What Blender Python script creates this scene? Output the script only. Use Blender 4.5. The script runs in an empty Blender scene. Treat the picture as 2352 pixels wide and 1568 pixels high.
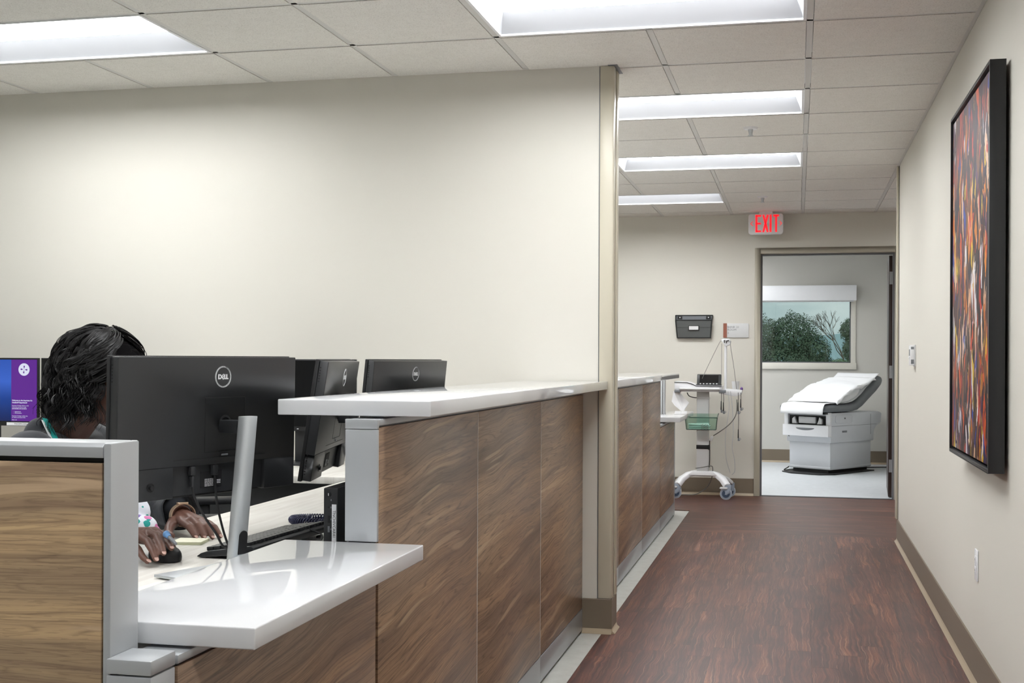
import bpy, bmesh, math, random
from mathutils import Vector, Matrix, noise

# ---------------------------------------------------------------- camera, world, sun, exposure
sc = bpy.context.scene
COL = sc.collection
CH, CEIL = 1.2, 2.485
cd = bpy.data.cameras.new('camera'); cam = bpy.data.objects.new('camera', cd); COL.objects.link(cam)
cd.sensor_width = 36; cd.lens = 43.9; cd.shift_y = 0.0169; cd.clip_start = 0.05; cd.clip_end = 500
TH, ROLL = 0.22435, 0.0045
_r = Vector((math.cos(TH), math.sin(TH), 0)); _f = Vector((-math.sin(TH), math.cos(TH), 0)); _u = Vector((0, 0, 1))
Rc = _r*math.cos(ROLL) + _u*math.sin(ROLL); Uc = _u*math.cos(ROLL) - _r*math.sin(ROLL)
cam.matrix_world = Matrix((( Rc.x, Uc.x, -_f.x, 0), (Rc.y, Uc.y, -_f.y, 0), (Rc.z, Uc.z, -_f.z, CH), (0, 0, 0, 1)))
sc.camera = cam
w = bpy.data.worlds.new('sky'); sc.world = w; w.use_nodes = True
nt = w.node_tree; nt.nodes.clear()
o_ = nt.nodes.new('ShaderNodeOutputWorld'); b_ = nt.nodes.new('ShaderNodeBackground')
tc = nt.nodes.new('ShaderNodeTexCoord'); nz = nt.nodes.new('ShaderNodeTexNoise'); cr = nt.nodes.new('ShaderNodeValToRGB')
mp = nt.nodes.new('ShaderNodeMapping'); mp.inputs['Scale'].default_value = (1, 1, 3)
nz.inputs['Scale'].default_value = 7; nz.inputs['Detail'].default_value = 4
cr.color_ramp.elements[0].position = .38; cr.color_ramp.elements[0].color = (.56, .68, .70, 1)
cr.color_ramp.elements[1].position = .68; cr.color_ramp.elements[1].color = (.98, 1.0, .99, 1)
nt.links.new(tc.outputs['Generated'], mp.inputs[0]); nt.links.new(mp.outputs[0], nz.inputs['Vector'])
nt.links.new(nz.outputs['Fac'], cr.inputs['Fac']); nt.links.new(cr.outputs['Color'], b_.inputs['Color'])
b_.inputs['Strength'].default_value = 1.25; nt.links.new(b_.outputs[0], o_.inputs[0])
sd = bpy.data.lights.new('sun', 'SUN'); sd.energy = 2.3; sd.angle = .03; sun = bpy.data.objects.new('sun', sd)
COL.objects.link(sun); sun.rotation_euler = (math.radians(42), math.radians(-22), 0)
sc.view_settings.view_transform = 'Standard'; sc.view_settings.look = 'None'
sc.view_settings.gamma = 1; sc.view_settings.use_curve_mapping = False
sc.view_settings.exposure = 0.0
LAMP = 22.5

# ---------------------------------------------------------------- helpers
R = math.radians
def srgb(r, g, b):
    f = lambda c: (c/255/12.92) if c/255 <= .04045 else ((c/255+.055)/1.055)**2.4
    return (f(r), f(g), f(b), 1)
class MB:
    def __init__(s): s.v = []; s.f = []
    def add(s, vs, fs):
        n = len(s.v); s.v += [tuple(v) for v in vs]; s.f += [tuple(i+n for i in f) for f in fs]; return s
    def box(s, x0, x1, y0, y1, z0, z1, M=None):
        vs = [Vector((x, y, z)) for z in (z0, z1) for y in (y0, y1) for x in (x0, x1)]
        if M is not None: vs = [M @ v for v in vs]
        return s.add(vs, [(0,2,3,1),(4,5,7,6),(0,1,5,4),(2,6,7,3),(0,4,6,2),(1,3,7,5)])
    def cyl(s, p, q, r, n=16, r2=None, cap=True):
        p, q = Vector(p), Vector(q); r2 = r if r2 is None else r2
        d = (q-p).normalized(); a = d.orthogonal().normalized(); b = d.cross(a)
        vs = []
        for c, rr in ((p, r), (q, r2)):
            for i in range(n):
                t = 2*math.pi*i/n; vs.append(c + a*math.cos(t)*rr + b*math.sin(t)*rr)
        fs = [(i, (i+1) % n, n+(i+1) % n, n+i) for i in range(n)]
        if cap: fs += [tuple(range(n))[::-1], tuple(range(n, 2*n))]
        return s.add(vs, fs)
    def tube(s, pts, r, n=8, cap=True):
        pts = [Vector(p) for p in pts]; m = len(pts); rs = r if isinstance(r, (list, tuple)) else [r]*m
        vs = []; prev = None
        for k, p in enumerate(pts):
            d = (pts[min(k+1, m-1)] - pts[max(k-1, 0)]).normalized()
            a = d.orthogonal().normalized() if prev is None else (prev - d*prev.dot(d))
            if a.length < 1e-6: a = d.orthogonal()
            a.normalize(); prev = a; b = d.cross(a)
            for i in range(n):
                t = 2*math.pi*i/n; vs.append(p + (a*math.cos(t) + b*math.sin(t))*rs[k])
        fs = [(k*n+i, k*n+(i+1) % n, (k+1)*n+(i+1) % n, (k+1)*n+i) for k in range(m-1) for i in range(n)]
        if cap: fs += [tuple(range(n))[::-1], tuple(range((m-1)*n, m*n))]
        return s.add(vs, fs)
    def prism(s, poly, axis, t0, t1, M=None):
        # poly: 2D points; axis 'x','y','z' is the extrusion axis
        def P(a, b, t): return Vector({'x': (t, a, b), 'y': (a, t, b), 'z': (a, b, t)}[axis])
        n = len(poly); vs = [P(a, b, t) for t in (t0, t1) for a, b in poly]
        if M is not None: vs = [M @ v for v in vs]
        fs = [(i, (i+1) % n, n+(i+1) % n, n+i) for i in range(n)] + [tuple(range(n))[::-1], tuple(range(n, 2*n))]
        return s.add(vs, fs)
    def ell(s, c, r, M=None, nu=20, nv=12, e=1.0):
        vs = []; fs = []; sg = lambda x: math.copysign(abs(x)**e, x)
        c = Vector(c)
        for j in range(nv+1):
            ph = -math.pi/2 + math.pi*j/nv
            for i in range(nu):
                t = 2*math.pi*i/nu
                v = Vector((r[0]*sg(math.cos(ph))*sg(math.cos(t)), r[1]*sg(math.cos(ph))*sg(math.sin(t)), r[2]*sg(math.sin(ph))))
                if M is not None: v = M @ v
                vs.append(c+v)
        for j in range(nv):
            for i in range(nu): fs.append((j*nu+i, j*nu+(i+1) % nu, (j+1)*nu+(i+1) % nu, (j+1)*nu+i))
        return s.add(vs, fs)
    def quad(s, a, b, c, d): return s.add([a, b, c, d], [(0, 1, 2, 3)])
    def ring(s, c, r0, r1, n, a, b, h):
        # flat annulus with thickness h along a x b
        c, a, b = Vector(c), Vector(a), Vector(b); nn = a.cross(b).normalized()*h
        vs = []
        for off in (Vector((0, 0, 0)), nn):
            for rr in (r0, r1):
                for i in range(n):
                    t = 2*math.pi*i/n; vs.append(c+off+a*math.cos(t)*rr+b*math.sin(t)*rr)
        fs = []
        for i in range(n):
            j = (i+1) % n
            fs += [(2*n+i, 3*n+i, 3*n+j, 2*n+j), (n+i, n+j, 3*n+j, 3*n+i), (i, 2*n+i, 2*n+j, j)]
        return s.add(vs, fs)
def rot(axis, deg, c=(0, 0, 0)):
    c = Vector(c); return Matrix.Translation(c) @ Matrix.Rotation(R(deg), 4, axis) @ Matrix.Translation(-c)
def link(name, mesh, mat, parent=None):
    o = bpy.data.objects.new(name, mesh); COL.objects.link(o)
    if mat is not None and not mesh.materials: mesh.materials.append(mat)
    if parent is not None: o.parent = parent
    return o
def build(name, mb, mat, parent=None, bev=0, seg=2, smooth=False, sub=0, label=None, fix=True):
    me = bpy.data.meshes.new(name); me.from_pydata(mb.v, [], mb.f)
    bm = bmesh.new(); bm.from_mesh(me)
    if fix:
        bmesh.ops.remove_doubles(bm, verts=bm.verts, dist=1e-6); bmesh.ops.recalc_face_normals(bm, faces=bm.faces)
    if bev:
        es = [e for e in bm.edges if len(e.link_faces) == 2 and e.calc_face_angle(0) > .5]
        bmesh.ops.bevel(bm, geom=es, offset=bev, segments=seg, affect='EDGES', profile=.5, clamp_overlap=True)
    if bev or smooth:
        for f in bm.faces: f.smooth = True
    bm.to_mesh(me); bm.free()
    if smooth or bev:
        try: me.set_sharp_from_angle(angle=R(40))
        except Exception: pass
    o = link(name, me, mat, parent)
    if sub:
        m = o.modifiers.new('subd', 'SUBSURF'); m.levels = sub; m.render_levels = sub
    if label: o['label'] = label
    return o
def thing(name, label, cat, loc=(0, 0, 0), rz=0, group=None):
    o = bpy.data.objects.new(name, None); COL.objects.link(o); o.location = loc; o.rotation_euler = (0, 0, rz)
    o.empty_display_size = .05; o['label'] = label; o['category'] = cat
    if group: o['group'] = group
    return o
def tag(o, label, cat, group=None):
    o['label'] = label; o['category'] = cat
    if group: o['group'] = group
    return o
def struct(name, mb, mat, bev=0, smooth=False):
    o = build(name, mb, mat, None, bev, smooth=smooth); o['kind'] = 'structure'; return o
def copy_tree(o, parent=None):
    c = o.copy(); COL.objects.link(c); c.parent = parent
    for ch in list(o.children): copy_tree(ch, c)
    return c
def text_mesh(body, size, M, thick=.0006, name='lettering', align='CENTER', bold=0):
    cu = bpy.data.curves.new('t', 'FONT'); cu.body = body; cu.size = size; cu.extrude = thick
    cu.align_x = align; cu.align_y = 'CENTER'; cu.resolution_u = 2; cu.offset = bold
    ob = bpy.data.objects.new('t', cu); COL.objects.link(ob)
    dg = bpy.context.evaluated_depsgraph_get(); me = bpy.data.meshes.new_from_object(ob.evaluated_get(dg))
    bpy.data.objects.remove(ob); me.transform(M); me.name = name; me.materials.clear(); return me

# ---------------------------------------------------------------- materials
def mat(name, col, rough=.5, metal=0, spec=.5, coat=0, emit=None, es=0, bump=None, trans=0, var=None, alpha=1, ior=1.45, sheen=0):
    m = bpy.data.materials.new(name); m.use_nodes = True; n = m.node_tree; p = n.nodes['Principled BSDF']
    p.inputs['Base Color'].default_value = col; p.inputs['Roughness'].default_value = rough
    p.inputs['Metallic'].default_value = metal; p.inputs['Specular IOR Level'].default_value = spec
    p.inputs['Coat Weight'].default_value = coat; p.inputs['Transmission Weight'].default_value = trans
    p.inputs['Alpha'].default_value = alpha; p.inputs['IOR'].default_value = ior; p.inputs['Sheen Weight'].default_value = sheen
    if emit: p.inputs['Emission Color'].default_value = emit; p.inputs['Emission Strength'].default_value = es
    tcn = n.nodes.new('ShaderNodeTexCoord')
    sc_, amt = var if var else (6, .03)
    nn = n.nodes.new('ShaderNodeTexNoise'); nn.inputs['Scale'].default_value = sc_; nn.inputs['Detail'].default_value = 3
    n.links.new(tcn.outputs['Object'], nn.inputs['Vector'])
    hs = n.nodes.new('ShaderNodeHueSaturation'); hs.inputs['Color'].default_value = col
    mr = n.nodes.new('ShaderNodeMapRange'); mr.inputs['To Min'].default_value = 1-amt; mr.inputs['To Max'].default_value = 1+amt
    n.links.new(nn.outputs['Fac'], mr.inputs['Value']); n.links.new(mr.outputs[0], hs.inputs['Value'])
    n.links.new(hs.outputs[0], p.inputs['Base Color'])
    if bump:
        bn = n.nodes.new('ShaderNodeTexNoise'); bn.inputs['Scale'].default_value = bump[0]; bn.inputs['Detail'].default_value = 2
        bp = n.nodes.new('ShaderNodeBump'); bp.inputs['Strength'].default_value = bump[1]; bp.inputs['Distance'].default_value = .002
        n.links.new(tcn.outputs['Object'], bn.inputs['Vector']); n.links.new(bn.outputs['Fac'], bp.inputs['Height'])
        n.links.new(bp.outputs[0], p.inputs['Normal'])
    return m
class G:
    "tiny node graph helper"
    def __init__(s, m): s.t = m.node_tree; s.p = s.t.nodes['Principled BSDF']
    def n(s, kind, ins=None, **kw):
        nd = s.t.nodes.new('ShaderNode'+kind)
        for k, v in kw.items(): setattr(nd, k, v)
        for k, v in (ins or {}).items():
            if hasattr(v, 'links') or isinstance(v, bpy.types.NodeSocket): s.t.links.new(v, nd.inputs[k])
            else: nd.inputs[k].default_value = v
        return nd
    def math(s, op, a, b=None, c=None):
        ins = {0: a}
        if b is not None: ins[1] = b
        if c is not None: ins[2] = c
        return s.n('Math', ins, operation=op).outputs[0]
    def ramp(s, fac, stops, interp='LINEAR'):
        r = s.n('ValToRGB', {'Fac': fac}); e = r.color_ramp; e.interpolation = interp
        e.elements[0].position, e.elements[0].color = stops[0]; e.elements[1].position, e.elements[1].color = stops[-1]
        for pos, c in stops[1:-1]:
            q = e.elements.new(pos); q.color = c
        return r.outputs['Color']
    def mix(s, fac, a, b, blend='MIX'):
        x = s.n('Mix', {}, data_type='RGBA', blend_type=blend)
        for i, v in ((0, fac), (6, a), (7, b)):
            if isinstance(v, bpy.types.NodeSocket): s.t.links.new(v, x.inputs[i])
            else: x.inputs[i].default_value = v
        return x.outputs[2]
    def link(s, a, b): s.t.links.new(a, b)
def newmat(name, rough=.5, **kw):
    m = bpy.data.materials.new(name); m.use_nodes = True; g = G(m); g.p.inputs['Roughness'].default_value = rough
    return m, g
def walnut(name, long='Y', base=1.0, warm=0, tilt=-.07, wob=.08, rk=.75, rf=22.0):
    # figured walnut laminate: grain runs along `long`
    m, g = newmat(name, .32); tcn = g.n('TexCoord'); sp = g.n('SeparateXYZ', {0: tcn.outputs['Object']})
    l = sp.outputs['Y'] if long == 'Y' else sp.outputs['X']; z = sp.outputs['Z']; oth = sp.outputs['X'] if long == 'Y' else sp.outputs['Y']
    inf = g.n('ObjectInfo'); rnd = g.math('MULTIPLY', inf.outputs['Random'], 13.0)
    v1 = g.n('CombineXYZ', {0: g.math('MULTIPLY', l, 1.6), 1: g.math('MULTIPLY', z, 3.4), 2: rnd})
    w1 = g.n('TexNoise', {'Vector': v1.outputs[0], 'Scale': 1.0, 'Detail': 2.0, 'Roughness': .5}).outputs['Fac']
    zz = g.math('ADD', g.math('ADD', z, g.math('MULTIPLY', l, tilt)), g.math('MULTIPLY', w1, wob))
    v2 = g.n('CombineXYZ', {0: g.math('MULTIPLY', l, .9), 1: g.math('MULTIPLY', zz, 20.0), 2: rnd})
    bands = g.n('TexNoise', {'Vector': v2.outputs[0], 'Scale': 1.0, 'Detail': 3.0, 'Roughness': .55}).outputs['Fac']
    v3 = g.n('CombineXYZ', {0: g.math('MULTIPLY', l, 2.0), 1: g.math('MULTIPLY', zz, 120.0), 2: rnd})
    lines = g.n('TexNoise', {'Vector': v3.outputs[0], 'Scale': 1.0, 'Detail': 3.0, 'Roughness': .6}).outputs['Fac']
    v4 = g.n('CombineXYZ', {0: g.math('MULTIPLY', l, 26.0), 1: g.math('MULTIPLY', zz, 420.0), 2: rnd})
    fine = g.n('TexNoise', {'Vector': v4.outputs[0], 'Scale': 1.0, 'Detail': 1.0}).outputs['Fac']
    v5 = g.n('CombineXYZ', {0: g.math('MULTIPLY', l, 1.9), 1: g.math('MULTIPLY', zz, 38.0), 2: g.math('ADD', rnd, 5.0)})
    streak = g.n('TexNoise', {'Vector': v5.outputs[0], 'Scale': 1.0, 'Detail': 1.0}).outputs['Fac']
    k = base
    c = g.ramp(bands, [(.28, srgb(112*k, 92*k, 76*k)), (.45, srgb(136*k, 112*k+warm, 92*k)), (.58, srgb(156*k, 128*k+warm, 102*k)), (.75, srgb(172*k, 143*k+warm, 112*k))])
    v6 = g.n('CombineXYZ', {0: g.math('MULTIPLY', l, 1.3), 1: g.math('MULTIPLY', zz, 34.0), 2: g.math('ADD', rnd, 2.0)})
    ring = g.n('TexNoise', {'Vector': v6.outputs[0], 'Scale': 1.0, 'Detail': 1.5, 'Roughness': .4}).outputs['Fac']
    fr_ = g.math('PINGPONG', g.math('MULTIPLY', ring, rf), 1.0)
    c = g.mix(g.ramp(fr_, [(.0, (rk, rk, rk, 1)), (.20, (rk*.35, rk*.35, rk*.35, 1)), (.42, (0, 0, 0, 1))]), c, srgb(88*k, 70*k, 58*k))
    c = g.mix(g.ramp(lines, [(.34, (.5, .5, .5, 1)), (.48, (0, 0, 0, 1))]), c, srgb(92*k, 73*k, 60*k))
    c = g.mix(g.math('MULTIPLY', g.math('GREATER_THAN', fine, .60), .22), c, srgb(70*k, 54*k, 44*k))
    c = g.mix(g.ramp(streak, [(.655, (0, 0, 0, 1)), (.70, (.66, .66, .66, 1))]), c, srgb(190, 164, 134))
    g.link(c, g.p.inputs['Base Color'])
    bp = g.n('Bump', {'Height': lines, 'Strength': .12, 'Distance': .001}); g.link(bp.outputs[0], g.p.inputs['Normal'])
    return m
M = {}
M['wall'] = mat('wall_paint', srgb(217, 214, 205), .55, spec=.3, bump=(160, .06), var=(1.5, .012))
M['wall_exam'] = mat('exam_room_paint', srgb(202, 200, 194), .6, spec=.3, var=(1.5, .015))
M['guard'] = mat('corner_guard_vinyl', srgb(197, 191, 173), .33, spec=.5, var=(3, .015))
M['base'] = mat('cove_base_rubber', srgb(122, 110, 94), .38, var=(5, .03))
M['base_toe'] = mat('cove_base_toe', srgb(168, 152, 128), .3)
M['frame'] = mat('door_frame_paint', srgb(174, 168, 152), .4, var=(3, .01))
M['white_gloss'] = mat('white_quartz', srgb(214, 215, 217), .03, spec=.65, var=(2.2, .01))
M['silver'] = mat('satin_silver_paint', srgb(176, 179, 182), .36, metal=.35, var=(9, .012), bump=(900, .03))
M['silver_dark'] = mat('grey_reveal', srgb(96, 99, 103), .4, metal=.3)
M['alu'] = mat('brushed_aluminium', srgb(172, 175, 180), .30, metal=.6, var=(3, .01))
M['black_gap'] = mat('black_joint', srgb(24, 24, 26), .6)
M['black'] = mat('black_plastic', srgb(42, 43, 45), .38, spec=.5, bump=(900, .08))
M['black_back'] = mat('monitor_shell', srgb(40, 41, 43), .33, spec=.55, bump=(1400, .10))
M['black_soft'] = mat('black_rubber', srgb(24, 24, 26), .5)
M['black_gloss'] = mat('screen_glass', srgb(16, 17, 19), .12, spec=.6)
M['white'] = mat('white_plastic', srgb(232, 233, 236), .32)
M['offwhite'] = mat('off_white_plastic', srgb(214, 215, 216), .36)
M['grey_mid'] = mat('grey_plastic', srgb(120, 123, 128), .45)
M['chrome'] = mat('stand_silver', srgb(196, 200, 203), .38, metal=.5)
M['print'] = mat('white_print', srgb(225, 226, 228), .5)
M['ink'] = mat('black_ink', srgb(40, 40, 44), .6)
M['red'] = mat('lit_red_letters', srgb(255, 40, 50), .5, emit=srgb(255, 30, 42), es=1.0)
M['tee'] = mat('grid_tee_white', srgb(214, 213, 210), .45)
M['lamp'] = mat('lamp_lens', srgb(255, 255, 255), .5, emit=(.975, .99, 1, 1), es=LAMP)
M['troffer'] = mat('troffer_frame', srgb(236, 237, 240), .35)
M['reflector'] = mat('dimmed_reflector', srgb(182, 184, 188), .5)  # dimness beside the bright lens is put into this grey
M['walnut'] = walnut('walnut_laminate', 'Y', 1.08)
M['walnut_x'] = walnut('walnut_laminate_cross', 'X', 1.16, 5, .02, .05, .38, 30.0)
def tile_mat():
    m, g = newmat('ceiling_tile_fibre', .85); tcn = g.n('TexCoord'); o = tcn.outputs['Object']
    inf = g.n('ObjectInfo'); off = g.n('VectorMath', {0: o, 1: inf.outputs['Location']}, operation='ADD').outputs[0]
    a = g.n('TexNoise', {'Vector': off, 'Scale': 190.0, 'Detail': 2.0}).outputs['Fac']
    b = g.n('TexNoise', {'Vector': off, 'Scale': 30.0, 'Detail': 2.0}).outputs['Fac']
    c = g.ramp(a, [(.30, srgb(196, 193, 187)), (.40, srgb(226, 224, 219)), (.7, srgb(238, 236, 231))])
    c = g.mix(.25, c, g.ramp(b, [(.3, srgb(222, 219, 213)), (.7, srgb(240, 238, 233))]))
    g.link(c, g.p.inputs['Base Color'])
    bp = g.n('Bump', {'Height': a, 'Strength': .25, 'Distance': .002}); g.link(bp.outputs[0], g.p.inputs['Normal'])
    return m
M['tile'] = tile_mat()
def floor_mat():
    # plank mesh: long axis = local Y
    m, g = newmat('red_brown_vinyl_plank', .40); tcn = g.n('TexCoord'); sp = g.n('SeparateXYZ', {0: tcn.outputs['Object']})
    inf = g.n('ObjectInfo'); rnd = g.math('MULTIPLY', inf.outputs['Random'], 37.0)
    x, y = sp.outputs['X'], sp.outputs['Y']
    wv = g.n('TexNoise', {'Vector': g.n('CombineXYZ', {0: g.math('MULTIPLY', x, 9.0), 1: g.math('MULTIPLY', y, 4.0), 2: rnd}).outputs[0], 'Scale': 1.0, 'Detail': 2.0, 'Roughness': .6}).outputs['Fac']
    xx = g.math('ADD', x, g.math('MULTIPLY', wv, .05))
    b = g.n('TexNoise', {'Vector': g.n('CombineXYZ', {0: g.math('MULTIPLY', xx, 75.0), 1: g.math('MULTIPLY', y, 1.5), 2: rnd}).outputs[0], 'Scale': 1.0, 'Detail': 3.0, 'Roughness': .6}).outputs['Fac']
    l = g.n('TexNoise', {'Vector': g.n('CombineXYZ', {0: g.math('MULTIPLY', xx, 230.0), 1: g.math('MULTIPLY', y, 2.0), 2: rnd}).outputs[0], 'Scale': 1.0, 'Detail': 2.0}).outputs['Fac']
    pit = g.n('TexNoise', {'Vector': g.n('CombineXYZ', {0: g.math('MULTIPLY', x, 160.0), 1: g.math('MULTIPLY', y, 60.0), 2: rnd}).outputs[0], 'Scale': 1.0, 'Detail': 1.0}).outputs['Fac']
    c = g.ramp(b, [(.30, srgb(62, 40, 38)), (.45, srgb(82, 51, 46)), (.58, srgb(103, 63, 51)), (.74, srgb(130, 82, 58))])
    msk = g.n('TexNoise', {'Vector': g.n('CombineXYZ', {0: g.math('MULTIPLY', x, 14.0), 1: g.math('MULTIPLY', y, 4.0), 2: g.math('ADD', rnd, 3.0)}).outputs[0], 'Scale': 1.0, 'Detail': 2.0}).outputs['Fac']
    c = g.mix(g.ramp(msk, [(.35, (.42, .42, .42, 1)), (.60, (0, 0, 0, 1))]), c, srgb(58, 38, 38))
    l = g.math('SUBTRACT', l, g.math('MULTIPLY', g.math('SUBTRACT', .55, msk), .22))
    c = g.mix(g.ramp(l, [(.60, (0, 0, 0, 1)), (.70, (.5, .5, .5, 1))]), c, srgb(160, 118, 94))
    c = g.mix(g.ramp(l, [(.32, (.7, .7, .7, 1)), (.42, (0, 0, 0, 1))]), c, srgb(56, 38, 38))
    c = g.mix(g.math('MULTIPLY', g.math('GREATER_THAN', pit, .70), .6), c, srgb(38, 26, 28))
    hs = g.n('HueSaturation', {'Color': c, 'Value': g.math('ADD', .86, g.math('MULTIPLY', inf.outputs['Random'], .34))})
    g.link(hs.outputs[0], g.p.inputs['Base Color'])
    bp = g.n('Bump', {'Height': l, 'Strength': .10, 'Distance': .001}); g.link(bp.outputs[0], g.p.inputs['Normal'])
    return m
M['plank'] = floor_mat()
def lt_floor(name, c1, c2, rough):
    m, g = newmat(name, rough); o = g.n('TexCoord').outputs['Object']
    a = g.n('TexNoise', {'Vector': o, 'Scale': 14.0, 'Detail': 5.0, 'Roughness': .7}).outputs['Fac']
    g.link(g.ramp(a, [(.3, c1), (.7, c2)]), g.p.inputs['Base Color']); return m
M['sheet'] = lt_floor('pale_sheet_vinyl', srgb(188, 188, 182), srgb(206, 207, 202), .3)
M['sheet_exam'] = lt_floor('exam_sheet_vinyl', srgb(206, 210, 214), srgb(218, 222, 226), .38)
def desk_mat():
    m, g = newmat('pale_ash_worktop', .3); o = g.n('TexCoord').outputs['Object']; sp = g.n('SeparateXYZ', {0: o})
    v = g.n('CombineXYZ', {0: g.math('MULTIPLY', sp.outputs['X'], 40.0), 1: g.math('MULTIPLY', sp.outputs['Y'], 3.0), 2: 0.0})
    a = g.n('TexNoise', {'Vector': v.outputs[0], 'Scale': 1.0, 'Detail': 4.0, 'Distortion': .6}).outputs['Fac']
    g.link(g.ramp(a, [(.35, srgb(208, 203, 195)), (.55, srgb(222, 219, 212)), (.75, srgb(230, 227, 221))]), g.p.inputs['Base Color']); return m
M['desk'] = desk_mat()
def art_mat():
    # layered vertical dabs of oil paint: stretched cells with random palette colours
    m, g = newmat('oil_paint_strokes', .5); o = g.n('TexCoord').outputs['Object']; sp = g.n('SeparateXYZ', {0: o})
    y, z = sp.outputs['Y'], sp.outputs['Z']
    nx = g.n('TexNoise', {'Vector': g.n('CombineXYZ', {0: g.math('MULTIPLY', y, 5.0), 1: g.math('MULTIPLY', z, 5.0), 2: 0.0}).outputs[0], 'Scale': 1.0, 'Detail': 3.0}).outputs['Fac']
    def layer(sy, sz, off, slant):
        yy = g.math('ADD', g.math('ADD', y, g.math('MULTIPLY', z, slant)), g.math('MULTIPLY', nx, .12))
        v = g.n('CombineXYZ', {0: g.math('MULTIPLY', yy, sy), 1: g.math('MULTIPLY', z, sz), 2: off})
        n2 = g.n('TexNoise', {'Vector': v.outputs[0], 'Scale': 2.2, 'Detail': 3.0}).outputs['Color']
        vv = g.n('VectorMath', {0: v.outputs[0], 1: g.n('VectorMath', {0: n2, 3: .55}, operation='SCALE').outputs[0]}, operation='ADD').outputs[0]
        return g.n('TexVoronoi', {'Vector': vv, 'Scale': 1.0}, feature='F1')
    pal1 = [(0, srgb(40, 32, 40)), (.14, srgb(58, 40, 38)), (.28, srgb(30, 30, 52)), (.40, srgb(96, 44, 34)), (.50, srgb(52, 34, 52)), (.62, srgb(150, 64, 38)), (.72, srgb(66, 50, 46)), (.84, srgb(122, 84, 60)), (1, srgb(44, 52, 66))]
    pal2 = [(0, srgb(222, 92, 40)), (.12, srgb(238, 196, 160)), (.24, srgb(46, 34, 44)), (.38, srgb(196, 52, 38)), (.5, srgb(236, 232, 236)), (.6, srgb(228, 140, 46)), (.7, srgb(86, 52, 96)), (.8, srgb(40, 78, 172)), (.9, srgb(232, 196, 60)), (1, srgb(172, 168, 196))]
    la = layer(13, 4.5, .0, .22); lb = layer(24, 7.0, 4.0, -.22); lc = layer(40, 12.0, 9.0, .25)
    rv = lambda L: g.n('SeparateColor', {0: L.outputs['Color']})
    ra, rb, rc = rv(la), rv(lb), rv(lc)
    c = g.ramp(ra.outputs[0], pal1, 'CONSTANT')
    c = g.mix(g.math('MULTIPLY', g.math('GREATER_THAN', rb.outputs[1], .48), .92), c, g.ramp(rb.outputs[0], pal2, 'CONSTANT'))
    c = g.mix(g.math('MULTIPLY', g.math('GREATER_THAN', rc.outputs[1], .62), .85), c, g.ramp(rc.outputs[0], pal1+[] , 'CONSTANT'))
    c = g.mix(g.math('MULTIPLY', g.math('GREATER_THAN', rc.outputs[2], .86), .9), c, g.ramp(rc.outputs[0], pal2, 'CONSTANT'))
    # upper part greyer mauve, sides darker like the canvas itself
    st = g.n('TexNoise', {'Vector': g.n('CombineXYZ', {0: g.math('MULTIPLY', y, 75.0), 1: g.math('MULTIPLY', z, 12.0), 2: 2.0}).outputs[0], 'Scale': 1.0, 'Detail': 3.0}).outputs['Fac']
    c = g.mix(.55, c, g.mix(1.0, c, g.ramp(st, [(.3, (.35, .32, .34, 1)), (.6, (1, 1, 1, 1))]), 'MULTIPLY'))
    top = g.ramp(z, [(.30, (0, 0, 0, 1)), (.66, (.30, .30, .30, 1))])
    c = g.mix(top, c, srgb(128, 112, 122))
    g.link(c, g.p.inputs['Base Color'])
    bp = g.n('Bump', {'Height': st, 'Strength': .5, 'Distance': .003}); g.link(bp.outputs[0], g.p.inputs['Normal'])
    return m
M['art'] = art_mat()
def fabric_print():
    m, g = newmat('printed_scrub_cotton', .85); o = g.n('TexCoord').outputs['Object']
    v1 = g.n('TexVoronoi', {'Vector': o, 'Scale': 46.0}); v2 = g.n('TexVoronoi', {'Vector': o, 'Scale': 38.0})
    r1 = g.n('SeparateColor', {0: v1.outputs['Color']}).outputs[0]
    c = g.ramp(r1, [(0, srgb(40, 158, 150)), (.4, srgb(226, 228, 236)), (.62, srgb(126, 104, 168)), (.8, srgb(206, 120, 168)), (1, srgb(44, 150, 146))], 'CONSTANT')
    c = g.mix(g.math('GREATER_THAN', v1.outputs['Distance'], .46), c, srgb(226, 228, 236))
    g.link(c, g.p.inputs['Base Color']); return m
M['scrub'] = fabric_print()
M['skin'] = mat('brown_skin', srgb(104, 73, 62), .48, spec=.45, bump=(260, .25), var=(22, .10))
M['nail'] = mat('fingernail', srgb(192, 156, 144), .2)
M['jacket'] = mat('dark_navy_jacket', srgb(33, 36, 42), .8, bump=(90, .3), var=(14, .08), sheen=.2)
M['teal'] = mat('teal_trim', srgb(32, 158, 152), .7)
M['hair'] = mat('black_hair', srgb(15, 13, 14), .42, spec=.4, var=(30, .3))
M['hair_base'] = mat('black_hair_underlayer', srgb(14, 13, 14), .9, spec=.05)
M['gold'] = mat('rose_gold', srgb(232, 200, 170), .25, metal=.6)
M['vinyl'] = mat('grey_upholstery_vinyl', srgb(104, 108, 112), .42)
M['paper'] = mat('exam_paper', srgb(240, 241, 243), .7, bump=(14, .6))
M['table_white'] = mat('exam_table_shell', srgb(206, 209, 214), .38)
M['cord_blue'] = mat('navy_coil_cord', srgb(48, 50, 78), .4)
M['cable_grey'] = mat('grey_cable', srgb(116, 116, 112), .5)
M['cable_pale'] = mat('pale_cable', srgb(196, 197, 198), .4)
M['dark_wood'] = mat('dark_door_veneer', srgb(52, 38, 34), .4)
M['caster'] = mat('caster_blue_grey', srgb(146, 156, 170), .45)
M['leaf'] = mat('tree_leaves', srgb(78, 97, 76), .7, var=(.6, .45))
M['leaf2'] = mat('tree_leaves_light', srgb(92, 118, 76), .7, var=(.8, .4))
M['bark'] = mat('bark', srgb(90, 80, 70), .9)
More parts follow.
